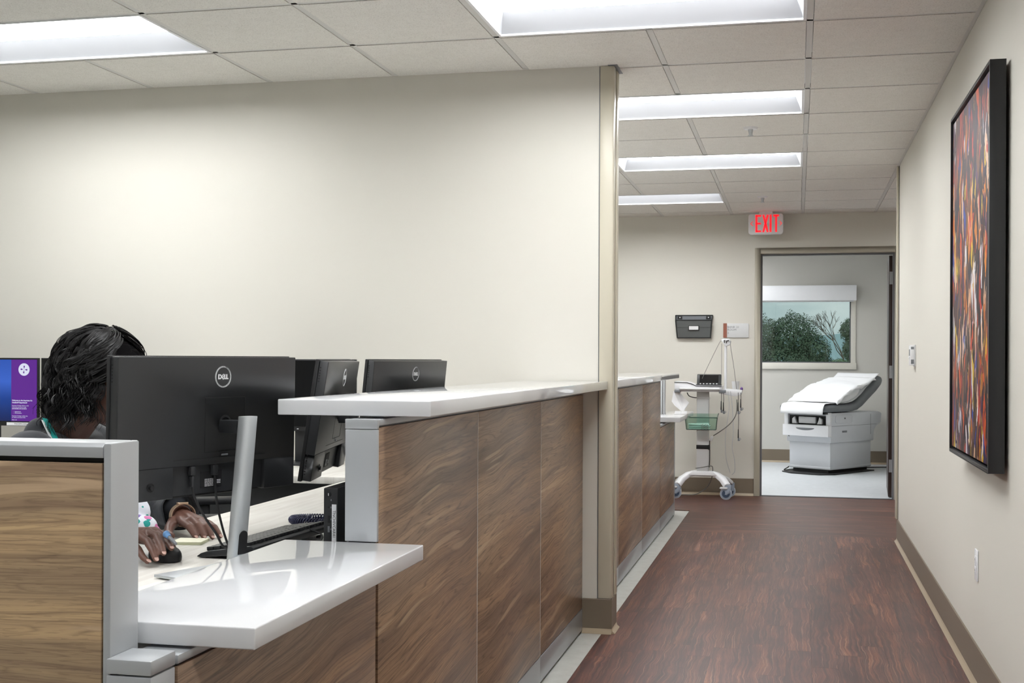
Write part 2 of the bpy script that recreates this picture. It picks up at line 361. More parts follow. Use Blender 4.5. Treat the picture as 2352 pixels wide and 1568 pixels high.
M['hill'] = mat('far_hill', srgb(140, 165, 172), .9)
def glass_mat(name, tint, k):
    m = bpy.data.materials.new(name); m.use_nodes = True; n = m.node_tree; n.nodes.clear()
    out = n.nodes.new('ShaderNodeOutputMaterial'); t = n.nodes.new('ShaderNodeBsdfTransparent'); gl = n.nodes.new('ShaderNodeBsdfGlossy')
    fr = n.nodes.new('ShaderNodeFresnel'); fr.inputs[0].default_value = k; mx = n.nodes.new('ShaderNodeMixShader')
    t.inputs[0].default_value = tint; gl.inputs['Roughness'].default_value = .01
    n.links.new(fr.outputs[0], mx.inputs[0]); n.links.new(t.outputs[0], mx.inputs[1]); n.links.new(gl.outputs[0], mx.inputs[2])
    n.links.new(mx.outputs[0], out.inputs[0]); return m
M['glass'] = glass_mat('window_glass', (.72, .77, .76, 1), 1.5)
M['green_bin'] = glass_mat('green_tinted_plastic', (.86, .94, .90, 1), 1.4)
M['smoke'] = mat('smoked_plastic', srgb(100, 103, 103), .22, spec=.6, alpha=.86)
def screen_mat():
    m, g = newmat('lit_desktop', .2); o = g.n('TexCoord').outputs['Object']; sp = g.n('SeparateXYZ', {0: o})
    wv = g.n('TexNoise', {'Vector': o, 'Scale': 5.0}).outputs['Fac']
    f = g.math('ADD', sp.outputs['Z'], g.math('MULTIPLY', wv, .06))
    c = g.ramp(f, [(.04, srgb(16, 30, 84)), (.16, srgb(22, 66, 150)), (.24, srgb(58, 104, 208)), (.34, srgb(44, 88, 186))])
    g.p.inputs['Base Color'].default_value = (0, 0, 0, 1); g.link(c, g.p.inputs['Emission Color']); g.p.inputs['Emission Strength'].default_value = .9
    return m
M['screen_blue'] = screen_mat()
M['screen_purple'] = mat('lit_purple_panel', (0, 0, 0, 1), .2, emit=srgb(100, 42, 150), es=.9)
M['screen_white'] = mat('lit_white_text', (0, 0, 0, 1), .2, emit=srgb(222, 226, 246), es=.95)
M['note'] = mat('sticky_note_paper', srgb(240, 238, 214), .8)
M['note_side'] = mat('note_block_edge', srgb(206, 208, 176), .8)
M['pen_blue'] = mat('pale_blue_pen_cap', srgb(112, 160, 214), .3)
M['leather'] = mat('grey_mesh_chair', srgb(88, 92, 97), .6, bump=(400, .5))

# ---------------------------------------------------------------- room shell
WF, WT = 11.22, 2.62       # far wall face, top of the shell
PX, PY0, PY1 = -.79, 5.42, 5.56
RX, RY = .655, 8.65
EY, EXR = 15.0, 1.075      # exam room back wall, right wall
struct('wall_center', MB().box(-6, PX, PY0, PY1, 0, WT), M['wall'])
struct('wall_right', MB().prism([(RX, -3.2), (4.1, -3.2), (4.1, RY), (RX, RY)], 'z', 0, WT), M['wall'])
DX0, DX1, DH = -.316, .822, 2.135
mb = MB().box(-6, DX0-.001, WF, WF+.13, 0, WT).box(DX1+.001, 4.1, WF, WF+.13, 0, WT).box(DX0-.001, DX1+.001, WF, WF+.13, DH+.001, WT)
struct('wall_back', mb, M['wall'])
struct('wall_left', MB().box(-6.1, -6, -3.2, WF+.13, 0, WT), M['wall'])
struct('wall_front', MB().box(-6, RX, -3.3, -3.2, 0, WT), M['wall'])
struct('wall_corridor_end', MB().box(4.1, 4.2, RY-.2, WF+.13, 0, WT), M['wall'])
# exam room behind the doorway, with a window opening in its back wall
WX0, WX1, WZ0, WZ1 = -1.25, .665, 1.105, 2.06
mb = MB().box(-2.4, WX0, EY, EY+.16, 0, WT).box(WX1, EXR+.1, EY, EY+.16, 0, WT).box(WX0, WX1, EY, EY+.16, 0, WZ0).box(WX0, WX1, EY, EY+.16, WZ1, WT)
struct('wall_exam_back', mb, M['wall_exam'])
struct('wall_exam_left', MB().box(-2.5, -2.4, WF+.13, EY+.16, 0, WT), M['wall_exam'])
struct('wall_exam_right', MB().box(EXR, EXR+.1, WF+.131, EY, 0, WT), M['wall_exam'])
struct('wall_exam_front', MB().box(-2.4, DX0-.03, WF+.131, WF+.14, 0, WT), M['wall_exam'])

# floors: sheet vinyl base, wood-look planks as separate pieces
fl = struct('floor', MB().box(-6.1, 4.2, -3.3, WF+.06, -.06, -.004), M['black_gap'])
o = build('vinyl_border', MB().box(-6, -.828, -3.2, 9.96, -.004, .0), M['sheet'], fl); o['label'] = 'pale grey sheet vinyl beside the desks'
fe = struct('floor_exam', MB().box(-2.5, EXR+.1, WF+.06, EY+.16, -.06, 0), M['sheet_exam'])
PW, PL = .1016, .914
pm = MB().box(-PW/2+.0002, PW/2-.0002, -PL/2+.0002, PL/2-.0002, -.004, 0)
pme = bpy.data.meshes.new('plank'); pme.from_pydata(pm.v, [], pm.f); pme.materials.append(M['plank'])
def plank(cx, cy, rz, ln=PL, wd=PW):
    if ln != PL or wd != PW:
        mm = MB().box(-wd/2+.00015, wd/2-.00015, -ln/2+.00015, ln/2-.00015, -.004, 0)
        me = bpy.data.meshes.new('plank'); me.from_pydata(mm.v, [], mm.f); me.materials.append(M['plank'])
    else: me = pme
    o = link('plank', me, None, fl); o.location = (cx, cy, 0); o.rotation_euler = (0, 0, rz)
rng = random.Random(5)
SEAM = 8.80
ncol = 15; cw = (RX+.828)/ncol
for i in range(ncol):
    y = 2.6 + rng.random()*PL; x = -.828 + cw*(i+.5)
    plank(x, (1.2+y)/2, 0, y-1.2, cw)
    while y < SEAM-.02:
        e = min(y+PL, SEAM)
        if SEAM-e < .12: e = SEAM
        plank(x, (y+e)/2, 0, e-y, cw); y = e
o = build('plank', MB().box(-.828, RX, -3.2, 1.2, -.004, 0), M['plank'], fl)
nrow = 16; rh = (WF-SEAM)/nrow
for j in range(nrow):
    yc = SEAM + rh*(j+.5); x0 = -.828 if yc < 9.96 else -3.2
    x = x0; e = x + .3 + rng.random()*.6
    while x < 3.0:
        e = min(e, 3.0); plank((x+e)/2, yc, R(90), e-x, rh); x = e; e = x + PL
build('plank', MB().box(3.0, 4.1, RY, WF, -.004, 0), M['plank'], fl)
build('plank', MB().box(-6, -3.2, 9.96, WF, -.004, 0), M['plank'], fl)
build('threshold_strip', MB().box(DX0, DX1, WF+.045, WF+.075, -.002, .003), M['grey_mid'], fl)

# ceiling: plenum slab, grid tees, single tiles
GX, GY, T = .0427, 4.853, .6096
ce = struct('ceiling', MB().box(-6.1, 4.2, -3.3, EY+.2, WT, WT+.1), M['offwhite'])
tmb = MB().box(-.2905, .2905, -.2905, .2905, -.002, .014)
tme = bpy.data.meshes.new('ceiling_tile'); bmm = bmesh.new()
for v in tmb.v: bmm.verts.new(v)
bmm.verts.ensure_lookup_table()
for f in tmb.f: bmm.faces.new([bmm.verts[i] for i in f])
bmesh.ops.recalc_face_normals(bmm, faces=bmm.faces); bmm.to_mesh(tme); bmm.free(); tme.materials.append(M['tile'])
LIGHTS = [(0, -1, 2), (0, 2, 2), (0, 5, 2), (1, 8, 2), (4, -1, 2), (4, -4, 2), (0, -4, 2), (0, -7, 2), (4, 2, 2), (4, 5, 2), (4, -7, 2), (-4, 8, 2), (5, 8, 2)]
lit = set()
for i, j, n in LIGHTS:
    for k in range(n): lit.add((i+k, j))
def in_room(x, y):
    if x < -5.95 or x > 4.05 or y > WF or y < -3.1: return False
    return not (x > RX and y < RY)
for i in range(-6, 10):
    for j in range(-12, 11):
        # tile i spans x from GX-(i+1)T to GX-iT ; tile j spans GY+jT..GY+(j+1)T
        x0, x1 = GX-(i+1)*T, GX-i*T; y0, y1 = GY+j*T, GY+(j+1)*T; cx_, cy_ = (x0+x1)/2, (y0+y1)/2
        if (i, j) in lit or not in_room(cx_, min(cy_, WF-.01)): continue
        cx1, cy1 = min(x1, 4.1), min(y1, WF+.02)
        if j < -2 and (j+12) % 1 == 0:   # never in view: kept as larger sheets below
            continue
        if abs(cx1-x1) > 1e-6 or abs(cy1-y1) > 1e-6 or x0 < -6:
            me_ = MB().box(max(x0, -6)+.014-cx_, cx1-.012-cx_, y0+.0143-cy_, cy1-.002-cy_, -.002, .014)
            o = build('ceiling_tile', me_, M['tile'], ce)
        else: o = link('ceiling_tile', tme, None, ce)
        o.location = (cx_, cy_, CEIL)
mb = MB()
for i in range(-1, 10):
    for j in range(-13, -2):
        if (i, j) in lit: continue
        x0, x1 = GX-(i+1)*T, GX-i*T; y0, y1 = GY+j*T, GY+(j+1)*T
        if i == -1: continue
        mb.box(max(x0, -6)+.014, x1-.014, y0+.014, y1-.014, CEIL-.002, CEIL+.014)
mb.box(GX+.014, RX, -3.2, GY-2*T-.014, CEIL-.002, CEIL+.014)
o = build('ceiling_tile', mb, M['tile'], ce); o['kind'] = 'stuff'
def tee(x0, x1, y0, y1): build('grid_tee', MB().box(x0, x1, y0, y1, CEIL, CEIL+.022), M['tee'], ce)
for i in range(-6, 10):
    x = GX-i*T
    if x > 4.05: continue
    # interrupted where a fixture spans two cells
    y = -3.2 if x < RX-.02 else RY
    for j in range(-12, 11):
        if any(a < i < a+n and j == b for a, b, n in LIGHTS):
            y1 = GY+j*T
            if y1-y > .05: tee(x-.012, x+.012, y, y1+.010)
            y = GY+(j+1)*T-.010
    tee(x-.012, x+.012, y, WF)
for j in range(-13, 11):
    y = GY+j*T
    if y > WF: continue
    tee(-6, RX if y < RY else 4.1, y-.010, y+.010)
# wall angle moulding
build('wall_angle', MB().box(RX-.022, RX-.001, -3.2, RY, CEIL-.001, CEIL+.02), M['tee'], ce)
build('wall_angle', MB().box(-6, 4.1, WF-.022, WF-.001, CEIL-.001, CEIL+.02), M['tee'], ce)
build('wall_angle', MB().box(-6, PX+.01, PY0-.02, PY0-.001, CEIL-.001, CEIL+.02), M['tee'], ce)
build('wall_angle', MB().box(PX-.02, PX+.022, PY0-.022, PY1+.02, CEIL-.003, CEIL-.0005), M['grey_mid'], ce)
build('exam_ceiling', MB().box(-2.4, -2.36, WF+.14, EY, CEIL, CEIL+.05).box(.10, EXR, WF+.14, EY, CEIL, CEIL+.05).box(-2.36, .10, WF+.14, 12.507, CEIL, CEIL+.05).box(-2.36, .10, 13.093, EY, CEIL, CEIL+.05), M['offwhite'], ce)

def troffer(loc, label, nx=2, group='recessed ceiling lights'):
    t = thing('ceiling_light', label, 'ceiling light', loc, group=group)
    hx, hy = nx*T/2-.013, T/2-.012; d = .065; ly = .12
    # frame flange
    mb = MB()
    for a in ((-hx, hx, -hy, -hy+.012), (-hx, hx, hy-.012, hy), (-hx, -hx+.012, -hy+.012, hy-.012), (hx-.012, hx, -hy+.012, hy-.012)): mb.box(*a, -.003, .01)
    build('frame', mb, M['troffer'], t)
    # sloped reflectors
    ix, iy = hx-.012, hy-.012
    mb = MB().add([(-ix, iy, .004), (ix, iy, .004), (ix-.03, iy-ly+.02, d), (-ix+.03, iy-ly+.02, d)], [(0, 1, 2, 3)])
    mb.add([(-ix, -iy, .004), (ix, -iy, .004), (ix-.03, -iy+ly-.02, d), (-ix+.03, -iy+ly-.02, d)], [(3, 2, 1, 0)])
    mb.add([(-ix, -iy, .004), (-ix, iy, .004), (-ix+.03, iy-ly+.02, d), (-ix+.03, -iy+ly-.02, d)], [(0, 1, 2, 3)])
    mb.add([(ix, -iy, .004), (ix, iy, .004), (ix-.03, iy-ly+.02, d), (ix-.03, -iy+ly-.02, d)], [(3, 2, 1, 0)])
    build('reflector', mb, M['reflector'], t, fix=False)
    build('lens', MB().box(-ix+.02, ix-.02, -iy+ly-.03, iy-ly+.03, d+.001, d+.012), M['lamp'], t)
    build('housing', MB().box(-hx, hx, -hy, hy, d+.014, d+.03), M['troffer'], t)
    return t
lbl = {(0, -1): 'large recessed ceiling light nearest the camera, cut by the top of the photo',
       (0, 2): 'recessed ceiling light just past the end of the dividing wall',
       (0, 5): 'recessed ceiling light in the middle of the corridor, between two others',
       (1, 8): 'short looking recessed ceiling light farthest away, nearest the exit sign',
       (4, -1): 'recessed ceiling light above the seated person, top left',
       (-4, 8): 'recessed ceiling light around the corner in the side corridor'}
for i, j, n in LIGHTS:
    troffer((GX-(i+n/2)*T, GY+(j+.5)*T, CEIL), lbl.get((i, j), 'recessed ceiling light out of view, '+('behind the dividing wall' if j > 0 else 'over the desk side' if i else 'over the corridor')+(', nearer one' if j in (2, -4) else ', farthest one' if j == 8 else ', farther one')), n)
t = troffer((-.5, 12.8, CEIL-.001), 'recessed ceiling light inside the exam room, by the doorway')
t = troffer((-1.74, 12.8, CEIL-.001), 'added unseen fill light in the exam room ceiling, by its left wall')  # extra fixture out of view, added to brighten the exam room
t = thing('ceiling_light', 'added unseen fill light deeper inside the exam room', 'ceiling light', (-.9, 14.1, CEIL-.001), group='recessed ceiling lights')  # glowing panel added out of view to lift the exam room walls
build('frame', MB().box(-.6, .6, -.3, .3, -.03, 0), M['troffer'], t, .002)
build('lens', MB().box(-.36, .36, -.17, .17, -.033, -.0305), M['lamp'], t)
def sprinkler(x, y, label):
    t = thing('fire_sprinkler', label, 'sprinkler', (x, y, CEIL), group='corridor sprinklers')
    build('escutcheon', MB().cyl((0, 0, -.002), (0, 0, -.012), .042, 24, .034), M['white'], t, smooth=True)
    build('stem', MB().cyl((0, 0, -.012), (0, 0, -.045), .008, 12, .006).cyl((.012, 0, -.012), (.006, 0, -.045), .0025, 6).cyl((-.012, 0, -.012), (-.006, 0, -.045), .0025, 6), M['chrome'], t, smooth=True)
    build('deflector', MB().cyl((0, 0, -.045), (0, 0, -.049), .016, 16, .014), M['chrome'], t, smooth=True)
sprinkler(-.255, 7.02, 'small white ceiling sprinkler between the second and third lights')
sprinkler(-.268, 10.0, 'small white ceiling sprinkler above the exit sign')

# cove bases
def cove(name, segs, out, h=.152):
    # segs: list of (p, q) floor lines, out: outward normals
    b = MB(); tmb = MB()
    for (p, q), n in zip(segs, out):
        p, q, n = Vector((*p, 0)), Vector((*q, 0)), Vector((*n, 0)).normalized()
        prof = [(0.001, .012), (.006, .012), (.006, h-.003), (.004, h), (.001, h)]
        vs = [e + n*a + Vector((0, 0, z)) for e in (p, q) for a, z in prof]; k = len(prof)
        b.add(vs, [(i, (i+1) % k, k+(i+1) % k, k+i) for i in range(k)] + [tuple(range(k)), tuple(range(k, 2*k))])
        prof = [(0.001, 0.0005), (.020, .0005), (.019, .003), (.010, .010), (.0065, .022), (.001, .022)]
        vs = [e + n*a + Vector((0, 0, z)) for e in (p, q) for a, z in prof]; k = len(prof)
        tmb.add(vs, [(i, (i+1) % k, k+(i+1) % k, k+i) for i in range(k)] + [tuple(range(k)), tuple(range(k, 2*k))])
    o = struct(name, b, M['base']); build('toe', tmb, M['base_toe'], o, smooth=True)
    return o
cove('baseboard_right', [((RX, -3.2), (RX, RY+.006)), ((RX, RY), (4.1, RY))], [(-1, 0), (0, 1)])
cove('baseboard_back', [((-6, WF), (DX0-.052, WF)), ((DX1+.052, WF), (4.1, WF))], [(0, -1)]*2)
cove('baseboard_center', [((-.914, PY0), (PX+.0061, PY0)), ((PX, PY0-.0061), (PX, PY1+.006))], [(0, -1), (1, 0)])
cove('baseboard_exam', [((-2.4, EY), (EXR, EY)), ((EXR, WF+.14), (EXR, EY))], [(0, -1), (-1, 0)])
# corner guards
g_ = struct('trim_1', MB().prism([(PX-.055, PY0-.001), (PX-.055, PY0-.006), (PX-.004, PY0-.006), (PX+.004, PY0-.002), (PX+.006, PY0+.006), (PX+.006, PY0+.05), (PX+.001, PY0+.05), (PX+.001, PY0-.001)], 'z', .155, CEIL-.004), M['guard'], .0012)
g_['label'] = 'vinyl corner guard'
struct('trim_2', MB().prism([(PX+.001, PY1-.05), (PX+.007, PY1-.05), (PX+.007, PY1+.006), (PX-.055, PY1+.006), (PX-.055, PY1+.001), (PX+.001, PY1+.001)], 'z', .155, CEIL-.004), M['guard'], .0012)
struct('trim_3', MB().box(PX-.0585, PX-.0555, PY0-.004, PY0-.001, .153, CEIL-.004), M['silver_dark'])
struct('trim_4', MB().box(RX-.016, RX-.001, RY-.058, RY+.006, .155, CEIL-.004), M['guard'], .003)
struct('trim_5', MB().box(RX-.003, RX-.001, RY-.062, RY-.058, .155, CEIL-.004), M['silver_dark'])
# transparent guard on the face of the partition between desk and corner
# door frame and open leaf
fr = MB()
fw, fd0, fd1 = .05, WF-.014, WF+.145
fr.box(DX0-fw, DX0, fd0, fd1, 0, DH+fw).box(DX1, DX1+fw, fd0, fd1, 0, DH+fw).box(DX0, DX1, fd0, fd1, DH, DH+fw)
d1 = struct('door_1', fr, M['frame'], .003)
st = MB().box(DX0, DX0+.015, WF+.05, WF+.10, 0, DH-.015).box(DX1-.015, DX1, WF+.05, WF+.09, 0, DH-.015).box(DX0, DX1, WF+.05, WF+.10, DH-.015, DH)
build('door_stop', st, M['grey_mid'], d1)
leafM = rot('Z', -3.0, (DX1-.01, WF+.14, 0))
build('door_leaf', MB().box(DX1-.042, DX1+.001, WF+.142, WF+1.05, .01, DH-.02, leafM), M['dark_wood'], d1, .002)
for z in (.28, 1.10, 1.92):
    build('hinge', MB().box(DX1-.036, DX1-.004, WF+.135, WF+.1415, z-.055, z+.055, leafM).cyl((DX1-.002, WF+.134, z-.057), (DX1-.002, WF+.134, z+.057), .007, 10), M['alu'], d1)
# window 1
w1 = struct('window_1', MB().box(WX0+.001, WX0+.05, EY-.012, EY+.12, WZ0+.05, WZ1).box(WX1-.055, WX1-.001, EY-.012, EY+.12, WZ0+.05, WZ1).box(WX0+.001, WX1-.001, EY-.012, EY+.12, WZ1-.05, WZ1-.001), M['wall'], .002)
build('window_sill', MB().box(WX0+.001, WX1+.005, EY-.03, EY+.12, WZ0-.01, WZ0+.065), M['wall'], w1, .003)
build('sash', MB().box(WX0+.05, WX0+.062, EY+.08, EY+.11, WZ0+.07, WZ1-.05).box(WX1-.067, WX1-.055, EY+.08, EY+.11, WZ0+.07, WZ1-.05).box(WX0+.05, WX1-.055, EY+.08, EY+.11, WZ0+.065, WZ0+.078), M['silver_dark'], w1)
build('pane', MB().box(WX0+.062, WX1-.067, EY+.09, EY+.096, WZ0+.078, WZ1-.05), M['glass'], w1)
sh = thing('roller_shade', 'white roller shade box over the exam room window', 'window shade', ((WX0+WX1)/2, EY-.08, 1.98))
build('valance', MB().box(-.95, .957, -.06, .045, -.09, .085), M['white'], sh, .004)
build('fabric_roll', MB().cyl((-.92, .0, -.03), (.92, .0, -.03), .045, 20), M['paper'], sh, smooth=True)
build('hem_bar', MB().box(-.92, .93, -.012, .0, -.105, -.085), M['offwhite'], sh, .002)

# outdoors
def tree(cx, cy, gz, lumps, label, m, seed, leaf=.19, n=5200):
    rg = random.Random(seed); t = thing('tree', label, 'tree', (cx, cy, gz), group='trees outside the exam room window')
    top = max(l[2]+l[5] for l in lumps)
    mb = MB(); tr = [(0, 0, 0), (.2, .1, top*.35), (.0, .0, top*.62)]
    mb.tube(tr, [.42, .32, .2], 8)
    for l in lumps:
        mb.tube([(0.1, 0, top*.35), ((l[0])*.55, l[1]*.5, l[2]-l[5]*.5), (l[0]*.9, l[1]*.9, l[2]+l[5]*.3)], [.2, .12, .05], 6)
    build('trunk', mb, M['bark'], t)
    fb = MB(); tot = sum(l[3]*l[5] for l in lumps)
    for l in lumps:
        k = int(n*l[3]*l[5]/tot)
        for _ in range(k):
            d = Vector((rg.gauss(0, 1), rg.gauss(0, 1), rg.gauss(0, 1))).normalized(); rr = .62+.42*rg.random()
            rr *= .86 + .28*noise.noise(Vector((d.x*2.4+l[0], d.y*2.4, d.z*2.4+seed)))
            c = Vector((l[0]+d.x*l[3]*rr, l[1]+d.y*l[4]*rr, l[2]+d.z*l[5]*rr))
            a = (d + Vector((rg.uniform(-.9, .9), rg.uniform(-.9, .9), rg.uniform(-.3, .9)))).normalized()
            u = a.orthogonal().normalized(); v = a.cross(u); s = leaf*(.5+rg.random()*.8)
            fb.quad(c-u*s*.5, c+v*s*.34, c+u*s*.5, c-v*s*.34)
    f = build('foliage', fb, m, t, fix=False); f['kind'] = 'stuff'
tree(0, 150, -8, [(-.5, 0, 11.9, 3.2, 3, 3.3), (-4.4, 0, 11.4, 3.0, 3, 3.6), (2.0, 0, 9.9, 2.2, 3, 3.0), (-1, -1, 8, 5.0, 4, 3.4), (3.0, 0, 7.8, 1.9, 2, 2.0)], 'big round green tree filling the left of the exam room window', M['leaf'], 3, n=52000)
tree(6.5, 162, -8, [(0, 0, 13.0, 1.5, 2, 1.6), (.3, 0, 10.6, 1.5, 2, 2.0), (.9, 0, 7.9, 1.9, 2, 2.2)], 'narrow green tree at the right edge of the exam room window', M['leaf'], 8, n=16000)
tree(3.2, 128, -7.5, [(-2.0, 0, 6.9, 1.9, 2, 1.6), (.9, 0, 7.4, 1.4, 2, 1.7), (2.8, 0, 7.6, 1.5, 2, 1.6)], 'low light green bush between the trees in the window', M['leaf2'], 12, n=14000)
bt = thing('bare_tree', 'thin bare tree beside the narrow tree in the window', 'tree', (4.9, 138, -7.5))
mb = MB(); rg = random.Random(4)
def branch(p, d, l, r, k):
    q = p + d*l; mb.tube([p, (p+q)/2 + Vector((rg.uniform(-.1, .1), 0, 0))*l, q], [r, r*.8, r*.6], 5)
    if k:
        for _ in range(3): branch(q, (d+Vector((rg.uniform(-.7, .7), rg.uniform(-.5, .5), rg.uniform(-.1, .4)))).normalized(), l*(.26 if k == 4 else .7), r*.62, k-1)
branch(Vector((0, 0, 0)), Vector((0, 0, 1)), 8.8, .10, 4); build('branches', mb, M['bark'], bt)
mb = MB(); nseg = 60
for k in range(nseg):
    x0, x1 = -300+10*k, -290+10*k; h = lambda x: 9+7*noise.noise(Vector((x*.012, 0, 3)))+2*noise.noise(Vector((x*.05, 0, 1)))
    mb.add([(x0, 420, -10), (x1, 420, -10), (x1, 430, h(x1)), (x0, 430, h(x0)), (x0, 460, -10), (x1, 460, -10)], [(0, 1, 2, 3), (3, 2, 5, 4)])
o = build('far_hill', mb, M['hill']); tag(o, 'hazy blue hill line on the horizon outside', 'hill')
o = build('ground', MB().box(-300, 300, 16, 440, -9, -8), M['leaf2']); o['kind'] = 'structure'

# ---------------------------------------------------------------- reception desks
FX, BX = -.915, -.99
def desk_run(label, tall, low, joints_t, joints_l, cap_y, cap_dir, zt=1.062, zl=.748):
    # tall, low: (y0, y1) spans of the panel wall; cap on the free end of the tall span
    t = thing('desk_partition', label, 'desk partition', ((FX+BX)/2, (tall[0]+tall[1])/2, 0))
    ox, oy = t.location.x, t.location.y
    B = lambda x0, x1, y0, y1, z0, z1: MB().box(x0-ox, x1-ox, y0-oy, y1-oy, z0, z1)
    lo0, hi0 = tall; lo1, hi1 = low
    build('frame', B(BX+.004, FX-.008, min(lo0, lo1)+.003, max(hi0, hi1)-.003, .012, zl-.004).box(BX+.004-ox, FX-.008-ox, lo0+.003-oy, hi0-.003-oy, zl-.004, zt-.004), M['silver_dark'], t)
    for (a, b), js, zz in (((lo0, hi0), joints_t, zt), ((lo1, hi1), joints_l, zl)):
        ys = [a]+js+[b]
        for p, q in zip(ys[:-1], ys[1:]):
            if q-p < .02: continue
            build('front_panel', B(FX-.007, FX, p+.0022, q-.0022, .108, zz-.018), M['walnut'], t, .0008)
            build('back_panel', B(BX, BX+.004, p+.002, q-.002, .05, zz-.018), M['silver'], t)
            build('kick_plate', B(FX-.007, FX+.001, p+.001, q-.001, .012, .105), M['alu'], t, .0008)
        for j in js: build('joint_strip', B(FX-.006, FX+.0003, j-.0022, j+.0022, .108, zz-.018), M['tee'], t)
        build('top_trim', B(BX-.001, FX+.001, a+.001, b-.001, zz-.014, zz), M['silver'], t, .002)
    # end cap of the tall section over the low section
    y0, y1 = (cap_y-.010, cap_y+.001) if cap_dir < 0 else (cap_y-.001, cap_y+.010)
    build('end_cap', B(BX-.001, FX+.001, y0, y1, zl+.04, zt-.022), M['silver'], t, .002)
    build('cap_lid', B(BX-.001, FX+.001, y0-.0005, y1+.0005, zt-.021, zt+.001), M['silver'], t, .0015)
    return t
desk_run('walnut faced reception desk wall nearest the camera, left of the dividing wall', (2.667, 5.418), (1.735, 2.655), [3.564, 4.496], [], 2.667, -1)
desk_run('walnut faced reception desk wall beyond the dividing wall', (5.572, 8.60), (8.612, 9.60), [6.547, 7.576], [], 8.60, 1)
def counter(name, x0, x1, y0, y1, zt, th, label, cat='countertop', notch=None):
    if notch:   # slides past the end of the wall
        poly = [(x0, y0), (x1, y0), (x1, y1+.004), (PX+.008, y1+.004), (PX+.008, y1-.008), (x0, y1-.008)]
        poly = [(x0, y0), (x1, y0), (x1, y1), (x0, y1)]
        o = build(name, MB().prism(poly, 'z', zt-th, zt), M['white_gloss'], None, .0025)
    else: o = build(name, MB().box(x0, x1, y0, y1, zt-th, zt), M['white_gloss'], None, .0025, 3)
    return tag(o, label, cat)
counter('transaction_counter', -1.175, -.805, 2.705, PY0-.009, 1.104, .036, 'high glossy white counter ledge in front of the dividing wall')
counter('low_counter', -1.135, -.805, 1.772, 2.655, .787, .034, 'low glossy white counter ledge nearest the camera')
counter('transaction_counter', -1.175, -.805, 5.72, 8.80, 1.104, .034, 'high white counter ledge beyond the dividing wall')
counter('low_counter', -.985, -.80, 8.82, 9.98, .792, .034, 'low white counter ledge at the far desk beside the cart')
# stand-off pads carrying the counters
def standoff(x, y, z0, z1, label):
    t = thing('counter_support', label, 'counter support', (x, y, z0), group='round supports under the counters')
    build('post', MB().cyl((0, 0, 0), (0, 0, z1-z0), .022, 24), M['alu'], t, smooth=True)
for y, l_ in ((2.80, 'near end'), (4.0, 'middle'), (5.1, 'wall end')): standoff(-.955, y, 1.0622, 1.068, 'small round metal spacer under the near high white counter, '+l_)
for y, l_ in ((6.2, 'wall end'), (7.4, 'middle'), (8.4, 'far end')): standoff(-.955, y, 1.0622, 1.070, 'small round metal spacer under the far high white counter, '+l_)
# cross screens (walnut faces, silver frames)
def screen(y0, y1, x0, front, label):
    t = thing('desk_screen', label, 'desk screen', ((x0+BX)/2, (y0+y1)/2, 0)); ox, oy = t.location.x, t.location.y
    B = lambda a, b, c, d, e, f: MB().box(a-ox, b-ox, c-oy, d-oy, e, f)
    zt = 1.072
    build('core', B(x0, BX-.012, y0+.010, y1-.006, .02, zt-.02), M['black_gap'], t)
    build('top_rail', MB().prism([(y0-oy, zt-.022), (y0-oy, zt-.006), (y0+.006-oy, zt), (y1-.002-oy, zt), (y1-oy, zt-.004), (y1-oy, zt-.022)], 'x', x0-ox, BX-.0125-ox), M['silver'], t, .001)
    build('end_post', B(BX-.012, BX+.001, y0, y1, .02, zt), M['silver'], t, .003)
    a_, b_, c_, d_ = (y0+.003, y0+.011, y1-.008, y1-.002) if front < 0 else (y1-.011, y1-.003, y0+.002, y0+.008)
    build('walnut_panel', B(x0, BX-.016, a_, b_, .10, zt-.030), M['walnut_x'], t, .001)
    build('back_panel', B(x0, BX-.016, c_, d_, .10, zt-.028), M['silver'], t, .001)
    build('kick_plate', B(x0, BX-.016, y0+.002, y0+.010, .012, .097), M['alu'], t)
    return t
screen(1.670, 1.752, -3.4, -1, 'foreground walnut desk screen with a silver frame, lower left')
screen(9.603, 9.685, -3.0, 1, 'silver ended desk screen at the far end of the far desk')
t = thing('corner_post', 'short silver capped post under the end of the low counter, lower left', 'post', ((FX+BX)/2, 1.693, 0))
build('shaft', MB().box(BX+.002-t.location.x, FX-t.location.x, -.037, .037, .0, .733), M['silver'], t, .003)
build('cap', MB().box(BX+.002-t.location.x, FX+.0005-t.location.x, -.0375, .0375, .7345, .757), M['silver'], t, .003)
t = thing('corner_post', 'short silver capped post at the far end of the far desk', 'post', ((FX+BX)/2, 9.645, 0))
build('shaft', MB().box(BX+.002-t.location.x, FX-t.location.x, -.037, .037, .0, .733), M['silver'], t, .003)
build('cap', MB().box(BX+.002-t.location.x, FX+.0005-t.location.x, -.0375, .0375, .7345, .757), M['silver'], t, .003)

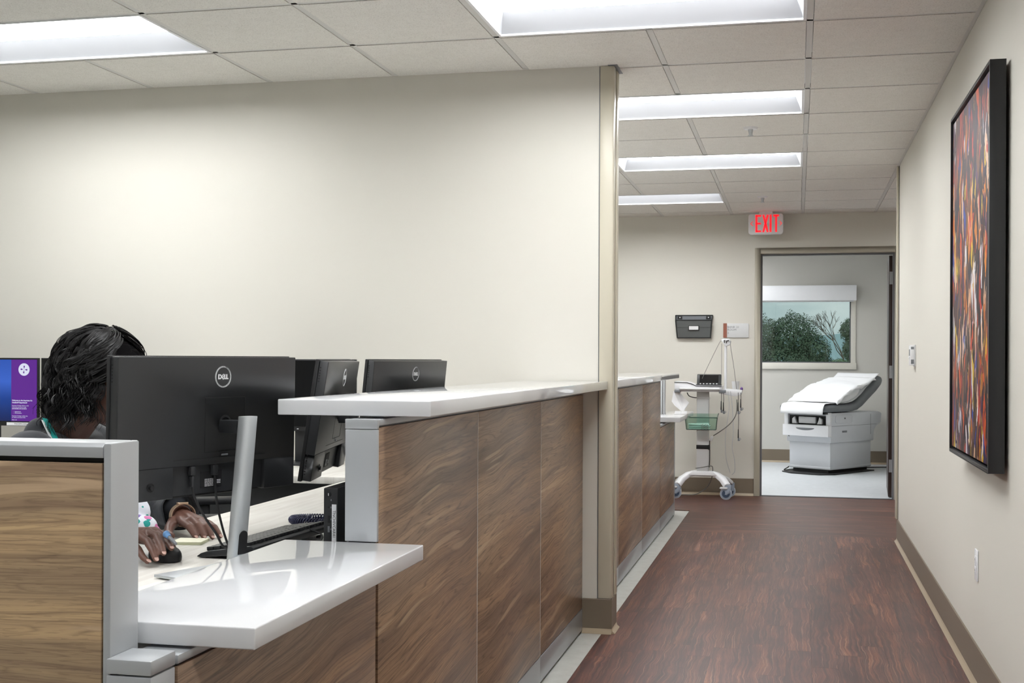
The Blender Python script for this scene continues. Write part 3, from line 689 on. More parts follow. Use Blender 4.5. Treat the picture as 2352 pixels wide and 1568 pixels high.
# work surfaces with supports
t = thing('worktop', 'pale ash worktop the seated person works at', 'desk', (-1.335, 3.15, 0))
build('top', MB().box(-.35, .343, -1.39, 1.45, .702, .73), M['desk'], t, .002)
build('edge_band', MB().box(-.3535, -.351, -1.39, 1.45, .703, .729), M['desk'], t)
for y in (-1.2, 0, 1.35): build('leg', MB().box(-.31, -.26, y-.02, y+.02, 0, .701).box(-.26, .34, y-.02, y+.02, .66, .701), M['silver'], t, .002)
t = thing('worktop', 'pale worktop along the far wall under the screens', 'desk', (-3.4, 5.03, 0))
build('top', MB().box(-2.5, 2.40, -.38, .383, .702, .73), M['desk'], t, .002)
for x in (-2.3, -.6, .9, 2.2): build('leg', MB().box(x-.02, x+.02, -.34, .30, 0, .701), M['silver'], t, .002)
build('darkening_panel', MB().box(-2.3, 2.2, -.30, -.285, .12, .70), M['black'], t)  # black sheet added to darken the space under the back worktop
t = thing('worktop', 'worktop behind the far reception desk', 'desk', (-1.335, 7.6, 0))
build('top', MB().box(-.35, .343, -1.9, 1.98, .702, .73), M['desk'], t, .002)
for y in (-1.7, 0, 1.8): build('leg', MB().box(-.31, -.26, y-.02, y+.02, 0, .701), M['silver'], t, .002)

# ---------------------------------------------------------------- monitors
RI = 1
def dell(mb, c, s):
    # ring emblem with the four letters, in the local x (right) / z plane, facing +y
    def bar(p, q, w_):
        p, q = Vector(p), Vector(q); d = (q-p).normalized(); n = Vector((-d.y, d.x))*w_/2
        mb.prism([tuple((v*s+Vector((c[0], c[1])))) for v in (p+n, q+n, q-n, p-n)], 'y', .0000, .0006)
    W_ = .15
    # mirrored x because the back faces +y (viewer sees -x to the right)
    m_ = lambda x, z: (-x, z)
    bar(m_(-.68, .28), m_(-.68, -.28), W_); bar(m_(-.68, .22), m_(-.42, .20), W_*.8); bar(m_(-.68, -.22), m_(-.42, -.20), W_*.8)
    bar(m_(-.44, .22), m_(-.28, .05), W_*.9); bar(m_(-.44, -.22), m_(-.28, -.05), W_*.9); bar(m_(-.29, .1), m_(-.29, -.1), W_*.9)
    ex = lambda x, z: m_(x+ .0, z)
    bar(ex(-.24, .0), ex(.04, -.30), W_*.9); bar(ex(-.22, .04), ex(.04, .30), W_*.55); bar(ex(-.10, -.10), ex(.14, .14), W_*.55); bar(ex(.02, -.26), ex(.26, -.02), W_*.55)
    bar(m_(.22, .28), m_(.22, -.22), W_); bar(m_(.15, -.21), m_(.44, -.21), W_*.9)
    bar(m_(.52, .28), m_(.52, -.22), W_); bar(m_(.45, -.21), m_(.76, -.21), W_*.9)
def monitor(name, label, a, b, ztop, tilt, detail=2, stand='column', group='desk monitors'):
    # a, b: world XY of the two ends of the BACK of the screen, seen from behind (a = viewer's left)
    a, b = Vector((*a, 0)), Vector((*b, 0)); c = (a+b)/2; d = (b-a).normalized()
    rz = math.atan2(-d.y, -d.x)             # local -x runs a->b, so local +y is the back normal
    t = thing(name, label, 'monitor', (c.x, c.y, .7302), rz)
    H, W_, zt = .318, .54, ztop-.7302
    TM = rot('X', -tilt, (0, -.01, zt-.16)) if tilt else Matrix.Identity(4)
    X0, X1, z0, z1 = -W_/2, W_/2, zt-H, zt
    def bx(n_, mt, x0, x1, y0, y1, za, zb, bev=0, seg=2, lab=None):
        o = build(n_, MB().box(x0, x1, y0, y1, za, zb), mt, t, bev, seg, label=lab); o.data.transform(TM); return o
    bx('bezel', M['black_soft'], X0, X1, -.036, -.026, z0, z1, .0012)
    bx('screen', M['black_gloss'], X0+.006, X1-.006, -.0368, -.0361, z0+.014, z1-.006)
    # shell: full upper block and two lower shoulders around the recessed connector bay
    sh = MB().box(X0+.003, X1-.003, -.026, -.002, z0+.073, z1-.002).box(X0+.003, X0+.104, -.026, -.002, z0+.003, z0+.073).box(X1-.156, X1-.003, -.026, -.002, z0+.003, z0+.073)
    o = build('back_shell', sh, M['black_back'], t, .0018); o.data.transform(TM)
    bx('connector_bay', M['black'], X0+.104, X1-.156, -.026, -.014, z0+.006, z0+.075)
    if detail:
        g = MB()
        for k in range(64):
            x = X0+.02+k*(W_-.04)/63; g.box(x-.0018, x+.0018, -.023, -.019, z1-.0025, z1-.0014)
        for k in range(40):
            z = z0+.02+k*(H-.04)/39; g.box(X1-.0036, X1-.0026, -.023, -.019, z-.0018, z+.0018); g.box(X0+.0026, X0+.0036, -.023, -.019, z-.0018, z+.0018)
        o = build('vent_slots', g, M['black_gap'], t, fix=False); o.data.transform(TM); o['kind'] = 'stuff'
        mb = MB().ring((-.029, -.0018, z1-.047), .0215, .0248, 40, (1, 0, 0), (0, 0, 1), .0006)
        mb.v = [(x, y+.0004, z) for x, y, z in mb.v]
        n0 = len(mb.v); dell(mb, (-.029, z1-.047), .0205)
        mb.v = mb.v[:n0] + [(x, y-.0019, z) for x, y, z in mb.v[n0:]]
        o = build('ring_emblem', mb, M['print'], t, label='white round emblem reading DELL'); o.data.transform(TM)
        # square stand cover: fine groove lines
        g = MB(); q0, q1, r0, r1 = -.0986, .024, z1-.219, z1-.094
        for e in ((q0, q1, r0, r0+.0009), (q0, q1, r1-.0009, r1), (q0, q0+.0009, r0, r1), (q1-.0009, q1, r0, r1)): g.box(e[0], e[1], -.0022, -.0016, e[2], e[3])
        g.box(X0+.104, X1-.156, -.0022, -.0016, z0+.086, z0+.087)
        o = build('cover_groove', g, M['black_gap'], t); o.data.transform(TM)
        o = build('stand_socket', MB().ring((-.037, -.002, z1-.154), .014, .019, 32, (1, 0, 0), (0, 0, 1), -.0012), M['black_soft'], t); o.data.transform(TM)
        bx('release_button', M['grey_mid'], -.046, -.026, -.002, .0003, z0+.090, z0+.094, .0008)
        o = build('menu_joystick', MB().cyl((X1-.093, -.002, z0+.032), (X1-.093, .004, z0+.032), .0055, 20, .005).ring((X1-.093, -.0015, z0+.032), .008, .010, 24, (1, 0, 0), (0, 0, 1), -.0008), M['black_soft'], t, smooth=True); o.data.transform(TM)
        bx('rating_label', M['black_gap'], -.040, .024, -.0138, -.0132, z0+.018, z0+.056)
        g = MB(); rg = random.Random(2)
        for k in range(7):
            z = z0+.021+k*.0026; x = .012
            while x > -.012: l_ = rg.uniform(.003, .008); g.box(max(x-l_, -.014), x, -.0131, -.0128, z, z+.0012); x -= l_+.0012
        for k in range(3): g.box(-.036, -.025, -.0131, -.0128, z0+.026+k*.0034, z0+.0275+k*.0034)
        o = build('label_print', g, M['print'], t, fix=False); o.data.transform(TM)
    # arm and stand
    zc = z1-.154
    hub = TM @ Vector((-.035, .0, zc))
    st = M['chrome'] if stand == 'column' else M['black']
    yo = .052
    if stand == 'black': yo = .040
    build('tilt_arm', MB().prism([(hub.x-.016, hub.z-.022), (hub.x+.016, hub.z-.022), (hub.x+.018, hub.z-.006), (hub.x+.016, hub.z+.008), (hub.x-.016, hub.z+.008)], 'y', hub.y-.002, yo+.004), M['black'], t, .002)
    if stand == 'column':
        top = Vector((hub.x, yo+.022, hub.z+.018)); bot = Vector((hub.x, yo-.014, .008))
        n = 28; mb = MB()
        def sect(c, w_, d_):
            pts = []
            for k in range(n):
                tt = 2*math.pi*k/n; cx_, sy_ = math.cos(tt), math.sin(tt)
                pts.append(c + Vector((math.copysign(abs(cx_)**.55, cx_)*w_, math.copysign(abs(sy_)**.75, sy_)*d_, 0)))
            return pts
        vs = sect(bot, .021, .0165) + sect(top, .021, .0165)
        mb.add(vs, [(i, (i+1) % n, n+(i+1) % n, n+i) for i in range(n)] + [tuple(range(n))[::-1], tuple(range(n, 2*n))])
        build('column', mb, st, t, .0008, smooth=True)
        lo = bot.lerp(top, .14); mb = MB(); n2 = 16
        mb.prism([(lo.x+.012*math.cos(math.pi*k/n2), lo.z+.012+.012*math.sin(math.pi*k/n2)) for k in range(n2+1)] + [(lo.x-.012, lo.z-.03), (lo.x+.012, lo.z-.03)], 'y', lo.y+.006, lo.y+.0185)
        o = build('cable_slot', mb, M['black_soft'], t); o.data.transform(rot('X', -math.degrees(math.atan2(top.y-bot.y, top.z-bot.z)), lo))
        build('foot_plate', MB().prism([(hub.x-.055, .045), (hub.x+.243, .045), (hub.x+.243, .14), (hub.x+.225, .155), (hub.x-.04, .155), (hub.x-.055, .14)], 'z', .003, .009), M['chrome'], t, .001)
        build('rubber_pad', MB().box(hub.x-.045, hub.x+.233, .05, .145, 0, .003), M['black_soft'], t)
    else:
        build('column', MB().box(hub.x-.020, hub.x+.020, yo-.012, yo+.012, .008, hub.z+.05), M['black'], t, .003)
        build('foot_plate', MB().box(hub.x-.11, hub.x+.11, -.09, .09, 0, .008), M['black'], t, .002)
    return t, TM, z0
mon, TM, mz0 = monitor('monitor', 'large black monitor seen from behind in front of the seated person', (-1.395, 2.365), (-1.198, 2.885), 1.203, 1.0)
# cables hanging from the big monitor
def cable(name, pts, r, m, parent, n=8):
    P = [Vector(p) for p in pts]; out = []
    for k in range(len(P)-1):
        p0, p1, p2, p3 = P[max(k-1, 0)], P[k], P[k+1], P[min(k+2, len(P)-1)]
        for s in range(6):
            u = s/6; out.append(.5*((2*p1)+(-p0+p2)*u+(2*p0-5*p1+4*p2-p3)*u*u+(-p0+3*p1-3*p2+p3)*u**3))
    out.append(P[-1]); return build(name, MB().tube(out, r, n), m, parent, smooth=True)
zb = mz0
cable('power_cable', [(.057, -.010, zb+.060), (.057, -.006, zb+.03), (.054, .0, zb-.002), (.034, .010, zb-.045), (.004, .014, zb-.085), (-.018, .012, .04), (-.030, .026, .030)], .0027, M['black_soft'], mon)
cable('video_cable', [(-.011, -.010, zb+.062), (-.011, -.006, zb+.03), (-.012, .0, zb-.02), (-.018, .008, zb-.065), (-.026, .014, zb-.10), (-.032, .022, .030)], .0027, M['black_soft'], mon)
build('plug', MB().box(.050, .064, -.0138, -.002, zb+.050, zb+.070).box(.053, .061, -.0125, -.003, zb+.024, zb+.049), M['black'], mon, .002)
build('plug', MB().box(-.019, -.003, -.0135, -.003, zb+.046, zb+.070), M['black'], mon, .002)
monitor('monitor', 'narrow looking turned black monitor behind the high counter, middle of the three', (-1.194, 3.016), (-1.304, 3.563), 1.195, 8.5, stand='black')
monitor('monitor', 'black monitor behind the high counter nearest the dividing wall corner', (-1.338, 3.816), (-1.244, 4.348), 1.195, 6, stand='black')
# a slim second monitor just showing behind it
def wall_monitor(label, xr, on=False, yy=5.17):
    t = thing('monitor', label, 'monitor', (xr-.27, yy, .7302)); zt = 1.194-.7302; z0 = zt-.316
    build('bezel', MB().box(-.27, .27, -.018, -.006, z0, zt), M['black_soft'], t, .0012)
    build('back_shell', MB().box(-.25, .25, -.006, .02, z0+.02, zt-.01), M['black_back'], t, .006)
    build('stand_neck', MB().box(-.03, .03, .02, .05, .01, z0+.2), M['black'], t, .004)
    build('foot_plate', MB().box(-.12, .12, -.08, .09, 0, .01), M['black'], t, .003)
    if not on:
        build('screen', MB().box(-.264, .264, -.0186, -.018, z0+.020, zt-.006), M['black_gloss'], t)
        build('logo_dot', MB().box(-.004, .004, -.0186, -.018, z0+.008, z0+.011), M['print'], t)
    else:
        s = build('screen', MB().box(-.264, .264, -.0186, -.018, z0+.020, zt-.006), M['black_gloss'], t)
        q = build('desktop_picture', MB().box(-.262, .128, -.0190, -.0187, z0+.022, zt-.008), M['screen_blue'], s)
        q.data.transform(Matrix.Translation((0, 0, -z0))); q.location = (0, 0, z0)
        build('side_panel', MB().box(.128, .262, -.0190, -.0187, z0+.022, zt-.008), M['screen_purple'], s)
        c = (.195, -.0192, zt-.054); mb = MB().cyl(c, (c[0], c[1]-.0002, c[2]), .029, 40); build('round_logo', mb, M['screen_white'], s)
        mb = MB()
        for k in range(4):
            A = math.pi/2*k; M_ = Matrix.Translation((c[0], -.0197, c[2])) @ Matrix.Rotation(-A, 4, 'Y')
            pts = []
            for u in range(13):
                tt = math.pi*2*u/12; rr = .0036; pts.append((rr*math.cos(tt)+.0012, .0135+rr*1.3*math.sin(tt)))
            pts[9] = (-.001, .0022)
            mb.prism(pts, 'y', -.0001, .0001, M_)
        build('petal_logo', mb, M['screen_purple'], s)
        RM = Matrix.Rotation(R(90), 4, 'X')
        for txt, size, x, z, bold in (('Welcome to the Imprivata Co', .0086, .133, zt-.198, .0003), ('OneSign\u00ae Experience!', .0086, .133, zt-.208, .0003),
                             ('Imprivata OneSign delivers a fast', .0066, .133, zt-.222, 0), ('convenient and secure login', .0066, .133, zt-.229, 0), ('automatically and securely in', .0066, .133, zt-.236, .0002),
                             ('\u2022  Applications', .0066, .141, zt-.250, 0), ('\u2022  Workstations', .0066, .141, zt-.257, 0),
                             ('Imprivata OneSign verifies that', .0066, .133, zt-.270, 0), ('to collect and inspect data', .0066, .133, zt-.277, 0), ('Start now', .0066, .133, zt-.288, 0)):
            me = text_mesh(txt, size, Matrix.Translation((x, -.0193, z)) @ RM, .0001, 'screen_text', 'LEFT', bold); link('screen_text', me, M['screen_white'], s)
        tp = build('asset_tag', MB().box(.105, .25, -.0192, -.018, z0+.002, z0+.016), M['white'], t)
        me = text_mesh('TNCHIVCAR4', .011, Matrix.Translation((.178, -.0195, z0+.009)) @ RM, .0001, 'tag_text'); link('tag_text', me, M['ink'], tp)
        cable('power_cable', [(.0, .03, z0+.04), (-.03, .03, z0-.02), (-.06, .04, .05), (-.08, .05, .004)], .004, M['black_soft'], t)
    return t
wall_monitor('lit monitor showing a blue and purple screen at the left edge', -3.425, True)
wall_monitor('switched off monitor behind the seated person, beside the lit screen', -2.872)
wall_monitor('switched off monitor on the back worktop showing between the near monitors', -1.872)

# ---------------------------------------------------------------- things on the desk
# small form factor computer, standing on edge
t = thing('mini_computer', 'slim black computer standing on edge with a white asset strip', 'computer', (-1.058, 2.745, .7302), R(1.5))
build('case', MB().box(-.0165, .0175, 0, .178, 0, .167), M['black'], t, .0015)
build('front_face', MB().box(-.0165, .0175, -.0025, -.0002, 0.001, .166), M['black_back'], t, .001)
g = MB()
for k in range(22): g.box(-.013, .014, .010+k*.0074, .013+k*.0074, .1665, .1678)
build('top_vent', g, M['black_gap'], t)
build('power_button', MB().cyl((-.0045, -.0024, .152), (-.0045, -.0045, .152), .006, 24), M['black_soft'], t, smooth=True)
build('power_light', MB().box(-.0053, -.0037, -.0050, -.0045, .149, .155), M['print'], t)
build('usb_port', MB().box(-.0065, -.0005, -.0032, -.0025, .086, .103), M['black_gap'], t)
build('usb_port', MB().box(-.0065, -.0015, -.0032, -.0025, .064, .078), M['grey_mid'], t)
build('audio_jack', MB().cyl((-.0045, -.0025, .122), (-.0045, -.0032, .122), .0022, 12), M['black_gap'], t)
g = MB()
for z in (.139, .122, .094, .071): g.box(.0005, .0025, -.0032, -.0025, z-.002, z+.002)
build('port_icons', g, M['grey_mid'], t)
sp_ = build('asset_strip', MB().box(.0035, .0145, -.0034, -.0025, .002, .129), M['white'], t, .0002)
me = text_mesh('TNCHIVCAR41', .0096, Matrix.Translation((.009, -.0037, .083)) @ Matrix.Rotation(R(90), 4, 'X') @ Matrix.Rotation(R(-90), 4, 'Z'), .0001, 'strip_text'); link('strip_text', me, M['ink'], sp_)
# keyboard: long axis from near (y-) to far, keys rising away from the user
kb = thing('keyboard', 'black full size keyboard propped on its feet behind the low counter', 'keyboard', (-1.372, 2.692, .7302), 0)
kd = Vector((.062, .992, 0)).normalized(); kn = Vector((.992, -.062, 0)); KL, KW = .436, .152
kb.rotation_euler = (0, 0, math.atan2(kd.y, kd.x)-math.pi/2)
KT = rot('Y', -5.5)
def kbx(name, m, x0, x1, y0, y1, z0, z1, bev=0, par=None):
    o = build(name, MB().box(x0, x1, y0, y1, z0, z1), m, par or kb, bev); o.data.transform(KT); return o
o = build('body', MB().prism([(0, .003), (.012, .010), (.03, .014), (KW-.010, .020), (KW, .015), (KW-.002, .000), (.012, .0)], 'y', 0, KL), M['black'], kb, .002); o.data.transform(KT)
rows = [(.022, 11), (.041, 15), (.060, 15), (.079, 15), (.098, 15), (.122, 15)]
for ri, (x, n) in enumerate(rows):
    y = .012; kk = 0
    while y < KL-.020:
        wd = .0172
        if ri == 0 and kk == 3: wd = .105
        if ri in (1, 2) and kk in (0, 12): wd = .030
        if .295 < y < .302 or .357 < y < .362: y += .008
        kbx('key', M['black_back'], x, x+.0162, y, y+wd-.0014, .012+x*.05, .0215+x*.05, .0016); y += wd+.0018; kk += 1
for y in (.03, KL-.05): 
    o = build('foot', MB().box(KW-.028, KW-.022, y, y+.018, -.0125, .004), M['black_soft'], kb, .001); o.data.transform(rot('Y', 14, (KW-.02, 0, 0)))
cable('usb_cable', [(KW-.004, .30, .034), (KW+.03, .30, .02), (KW+.05, .22, .006), (KW+.06, .10, .004), (KW+.05, .02, .004)], .0022, M['black_soft'], kb)
# desk phone out of the way behind the computer
t = thing('desk_phone', 'black desk telephone base on the worktop behind the near monitors', 'telephone', (-1.085, 3.34, .7302), R(80))
build('base', MB().prism([(-.09, 0), (.09, 0), (.09, .055), (-.09, .018)], 'x', -.09, .09), M['black'], t, .004)
build('handset', MB().box(-.085, -.045, -.085, .085, .052, .070), M['black_soft'], t, .006)
# coiled phone cord
mb = MB(); pts = []
path = [Vector(p) for p in [(.10, -.02, .016), (.03, -.03, .014), (-.055, -.015, .014), (-.088, .028, .014), (-.055, .072, .014), (.03, .07, .014), (.12, .06, .014)]]
def cat(P, u):
    k = min(int(u*(len(P)-1)), len(P)-2); s = u*(len(P)-1)-k
    p0, p1, p2, p3 = P[max(k-1, 0)], P[k], P[k+1], P[min(k+2, len(P)-1)]
    return .5*((2*p1)+(-p0+p2)*s+(2*p0-5*p1+4*p2-p3)*s*s+(-p0+3*p1-3*p2+p3)*s**3)
NT = 62; NS = NT*10
for k in range(NS+1):
    u = k/NS; c = cat(path, min(u, .9999)); d = (cat(path, min(u+.002, .9999))-cat(path, max(u-.002, 0))).normalized(); sd_ = d.cross(Vector((0, 0, 1))).normalized()
    A = 2*math.pi*NT*u; pts.append(c + sd_*math.cos(A)*.0095 + Vector((0, 0, 1))*math.sin(A)*.0095)
oc = build('coiled_cord', MB().tube([p+Vector((-1.30, 3.28, 0)) - Vector((-1.085, 3.34, 0)) for p in pts], .0024, 5), M['cord_blue'], t, smooth=True, label='dark blue coiled cord')
oc.data.transform(Matrix.Rotation(R(-80), 4, 'Z'))
# sticky notes
t = thing('note_pad', 'block of pale yellow sticky notes between the hands', 'note pad', (-1.497, 2.905, .7302), R(10))
build('block', MB().box(-.038, .038, -.038, .038, 0, .0062), M['note_side'], t, .0003)
build('top_sheet', MB().add([(-.038, -.038, .0064), (.038, -.038, .0066), (.038, .038, .0064), (-.038, .038, .0064), (-.038, -.038, .0070), (.038, -.038, .0074), (.038, .038, .0070), (-.038, .038, .0070)], [(0, 1, 2, 3), (4, 7, 6, 5), (0, 4, 5, 1), (1, 5, 6, 2), (2, 6, 7, 3), (3, 7, 4, 0)]), M['note'], t)
# mouse
MC = Vector((-1.424, 2.640, .7302)); mdir = R(-38)
t = thing('computer_mouse', 'black computer mouse under the right hand', 'mouse', MC, mdir)
mb = MB().ell((0, 0, .010), (.052, .031, .025), nu=28, nv=14, e=.8); mb.v = [(x, y, max(z, .001)) for x, y, z in mb.v]
build('shell', mb, M['black_soft'], t, smooth=True)

# ---------------------------------------------------------------- person
def smin_body(name, caps, voxel, m, parent, smooth_it=2, label=None):
    # caps: tapered capsules (p, r, q, r2) or ellipsoids ('e', c, radii, M) fused into ONE continuous surface
    mb = MB()
    for c in caps:
        if c[0] == 'e': mb.ell(c[1], c[2], c[3] if len(c) > 3 else None, 20, 12)
        else:
            p, r, q, r2 = c; p, q = Vector(p), Vector(q); L = (q-p).length
            mb.ell(p, (r, r, r), None, 16, 10); mb.ell(q, (r2, r2, r2), None, 16, 10)
            if L > 1e-5: mb.cyl(p, q, r, 16, r2)
    me = bpy.data.meshes.new('tmp'); me.from_pydata(mb.v, [], mb.f)
    bm = bmesh.new(); bm.from_mesh(me); bmesh.ops.recalc_face_normals(bm, faces=bm.faces); bm.to_mesh(me); bm.free()
    ob = bpy.data.objects.new('tmp', me); COL.objects.link(ob)
    md = ob.modifiers.new('r', 'REMESH'); md.mode = 'VOXEL'; md.voxel_size = voxel; md.adaptivity = 0
    ms = ob.modifiers.new('s', 'SMOOTH'); ms.iterations = smooth_it; ms.factor = .5
    dg = bpy.context.evaluated_depsgraph_get(); out = bpy.data.meshes.new_from_object(ob.evaluated_get(dg))
    bpy.data.objects.remove(ob); out.name = name
    for p in out.polygons: p.use_smooth = True
    out.materials.clear()
    o = link(name, out, m, parent)
    if label: o['label'] = label
    return o
person = thing('person', 'seated person with wavy black hair and dark jacket, right hand on a mouse', 'person', (-2.12, 3.02, 0))
PO = Vector((-2.12, 3.02, 0)); W = lambda *p: Vector(p)-PO     # world -> local
HC = W(-1.79, 2.975, 1.135)
hf = Vector((.935, -.20, -.30)).normalized(); hs_ = hf.cross(Vector((0, 0, 1))).normalized(); hu = hs_.cross(hf).normalized()
HM = Matrix((hf, hs_, hu)).transposed()      # local head axes: x forward, y to the person's right, z up
Hp = lambda f, s, u: HC + hf*f + hs_*s + hu*u
HR = HM.to_4x4()
sk = []
# cranium, face, jaw, ears, nose, lips, brow
sk += [('e', Hp(-.010, 0, .030), (.098, .075, .088), HM), ('e', Hp(.028, 0, -.010), (.066, .062, .085), HM), ('e', Hp(.050, 0, -.070), (.038, .040, .034), HM),
       ('e', Hp(.030, .030, -.055), (.040, .022, .034), HM), ('e', Hp(.030, -.030, -.055), (.040, .022, .034), HM),
       ('e', Hp(.066, 0, .030), (.028, .052, .016), HM), ('e', Hp(.066, .032, -.016), (.020, .022, .018), HM), ('e', Hp(.066, -.032, -.016), (.020, .022, .018), HM),
       (Hp(.088, 0, .012), .008, Hp(.107, 0, -.022), .0115), ('e', Hp(.095, .012, -.026), (.010, .009, .008), HM), ('e', Hp(.095, -.012, -.026), (.010, .009, .008), HM),
       ('e', Hp(.088, 0, -.048), (.012, .024, .007), HM), ('e', Hp(.087, 0, -.060), (.012, .021, .007), HM), ('e', Hp(.080, 0, -.086), (.016, .018, .014), HM)]
for s in (1, -1):
    sk += [('e', Hp(-.008, .078*s, -.012), (.017, .007, .030), HM), ('e', Hp(-.004, .076*s, -.036), (.009, .006, .012), HM)]
NB = W(-1.915, 2.985, .985)     # base of the neck
sk += [(Hp(-.018, 0, -.050), .054, NB, .060), (NB, .066, W(-1.95, 2.99, .92), .085)]
SHR, SHL = W(-1.905, 2.835, .940), W(-1.935, 3.150, .945)
# torso leaning forward, hips, thighs, shins
TC = W(-1.99, 2.99, .80); HIP = W(-2.13, 3.02, .52)
sk += [(SHR, .052, SHL, .052), (W(-1.94, 2.93, .88), .085, W(-1.95, 3.05, .88), .085), (W(-1.95, 2.94, .80), .095, W(-1.96, 3.04, .80), .095),
       (W(-2.02, 2.95, .68), .115, W(-2.02, 3.07, .68), .115), (W(-2.11, 2.94, .55), .125, W(-2.11, 3.09, .55), .125)]
sk += [(W(-2.09, 2.92, .53), .090, W(-1.72, 2.84, .54), .062), (W(-1.72, 2.84, .54), .060, W(-1.78, 2.85, .12), .042), (W(-1.78, 2.85, .06), .036, W(-1.62, 2.83, .035), .028),
       (W(-2.09, 3.10, .53), .090, W(-1.72, 3.16, .54), .062), (W(-1.72, 3.16, .54), .060, W(-1.76, 3.17, .12), .042), (W(-1.76, 3.17, .06), .036, W(-1.60, 3.17, .035), .028)]
# arms
ELR, ELL = W(-1.86, 2.755, .760), W(-1.83, 3.27, .770)
WRR, WRL = W(-1.560, 2.700, .777), W(-1.606, 3.066, .778)
sk += [(SHR, .052, ELR, .040), (ELR, .040, WRR, .0265), (SHL, .052, ELL, .040), (ELL, .040, WRL, .0265)]
def hand(wr, mcp, pip, dip, tip, thumb, rp):
    c = []; mean = sum(mcp, Vector())/4
    for k in range(4):
        kk = [rp[0]*1.12, rp[0], rp[0]*.92, rp[0]*.80][0] if False else rp[k]
        c += [(wr.lerp(mcp[k], .12) + (mcp[k]-mean)*.35, kk*1.45, mcp[k], kk*1.12)]
        c += [(mcp[k], kk*1.10, pip[k], kk*.98), (pip[k], kk*1.03, dip[k], kk*.88), (dip[k], kk*.90, tip[k], kk*.74)]
    for a, b in ((0, 1), (1, 2), (2, 3)):
        c.append((mcp[a], rp[a]*.95, mcp[b], rp[b]*.95)); c.append((wr.lerp(mcp[a], .5), rp[a]*1.15, wr.lerp(mcp[b], .5), rp[b]*1.15))
    for k in range(len(thumb)-1): c.append((thumb[k], [.0165, .0125, .0105][k], thumb[k+1], [.0125, .0105, .0085][k]))
    return c
Lv = lambda L: [W(*p) for p in L]
RW_ = W(-1.548, 2.694, .778)
R_m = Lv([(-1.462, 2.662, .793), (-1.466, 2.636, .795), (-1.474, 2.612, .789), (-1.486, 2.594, .780)])
R_p = Lv([(-1.428, 2.642, .786), (-1.427, 2.606, .790), (-1.434, 2.578, .782), (-1.449, 2.562, .767)])
R_d = Lv([(-1.398, 2.607, .778), (-1.398, 2.573, .776), (-1.407, 2.554, .764), (-1.427, 2.545, .752)])
R_t = Lv([(-1.380, 2.587, .768), (-1.382, 2.555, .762), (-1.393, 2.541, .750), (-1.411, 2.537, .744)])
R_th = Lv([(-1.518, 2.698, .772), (-1.480, 2.700, .764), (-1.448, 2.690, .757), (-1.424, 2.676, .755)])
sk += hand(RW_, R_m, R_p, R_d, R_t, R_th, [.0098, .0102, .0096, .0084])
LW_ = W(-1.598, 3.058, .780)
L_m = Lv([(-1.563, 2.992, .768), (-1.543, 3.004, .774), (-1.524, 3.016, .771), (-1.508, 3.032, .762)])
L_t = Lv([(-1.504, 2.946, .7395), (-1.483, 2.952, .7395), (-1.458, 2.950, .7395), (-1.449, 2.976, .7385)])
L_p = [m.lerp(t_, .50) + Vector((0, 0, .007)) for m, t_ in zip(L_m, L_t)]
L_d = [m.lerp(t_, .77) + Vector((0, 0, .004)) for m, t_ in zip(L_m, L_t)]
L_th = Lv([(-1.606, 3.022, .764), (-1.600, 2.985, .752), (-1.585, 2.955, .744), (-1.566, 2.938, .7405)])
sk += hand(LW_, L_m, L_p, L_d, L_t, L_th, [.0094, .0098, .0094, .0082])
body = smin_body('body', sk, .0032, M['skin'], person, 2)
# fingernails
mb = MB()
def nail(dp, tp, r):
    d = (tp-dp).normalized(); s = d.cross(Vector((0, 0, 1))).normalized(); u = s.cross(d).normalized()
    NM = Matrix((d, s, u)).transposed(); mb.ell(tp + u*r*.52 + d*r*.40, (r*.95, r*.60, r*.22), NM, 14, 8)
for D, T_, rr in ((R_d, R_t, .0082), (L_d, L_t, .0080)):
    for dp, tp in zip(D, T_): nail(dp, tp, rr)
build('fingernail', mb, M['nail'], person, smooth=True, fix=False)
# eyes
for s in (1, -1):
    e = build('eye', MB().ell(Hp(.080, .031*s, .010), (.011, .013, .011), HM, 16, 10), M['print'], person, smooth=True)
    build('iris', MB().ell(Hp(.0895, .031*s, .010), (.003, .0055, .0055), HM, 14, 8), M['ink'], e, smooth=True)
# glasses
g = MB()
for s in (1, -1):
    pts = [Hp(.103, s*(.031+.025*math.cos(a)), .008+.019*math.sin(a)) for a in [2*math.pi*k/24 for k in range(25)]]
    g.tube(pts, .0016, 6, False); g.tube([Hp(.100, .057*s, .012), Hp(.05, .070*s, .012), Hp(-.005, .079*s, .010)], .0015, 6)
g.tube([Hp(.103, .008, .012), Hp(.106, 0, .014), Hp(.103, -.008, .012)], .0015, 6)
build('glasses', g, M['black'], person, smooth=True)
# earring: small hoop of bright beads
g = MB()
for k in range(12):
    a = 2*math.pi*k/12; g.ell(Hp(-.002+.011*math.sin(a), .088, -.058+.011*math.cos(a)), (.0016,)*3, None, 8, 6)
build('earring', g, M['chrome'], person, smooth=True)

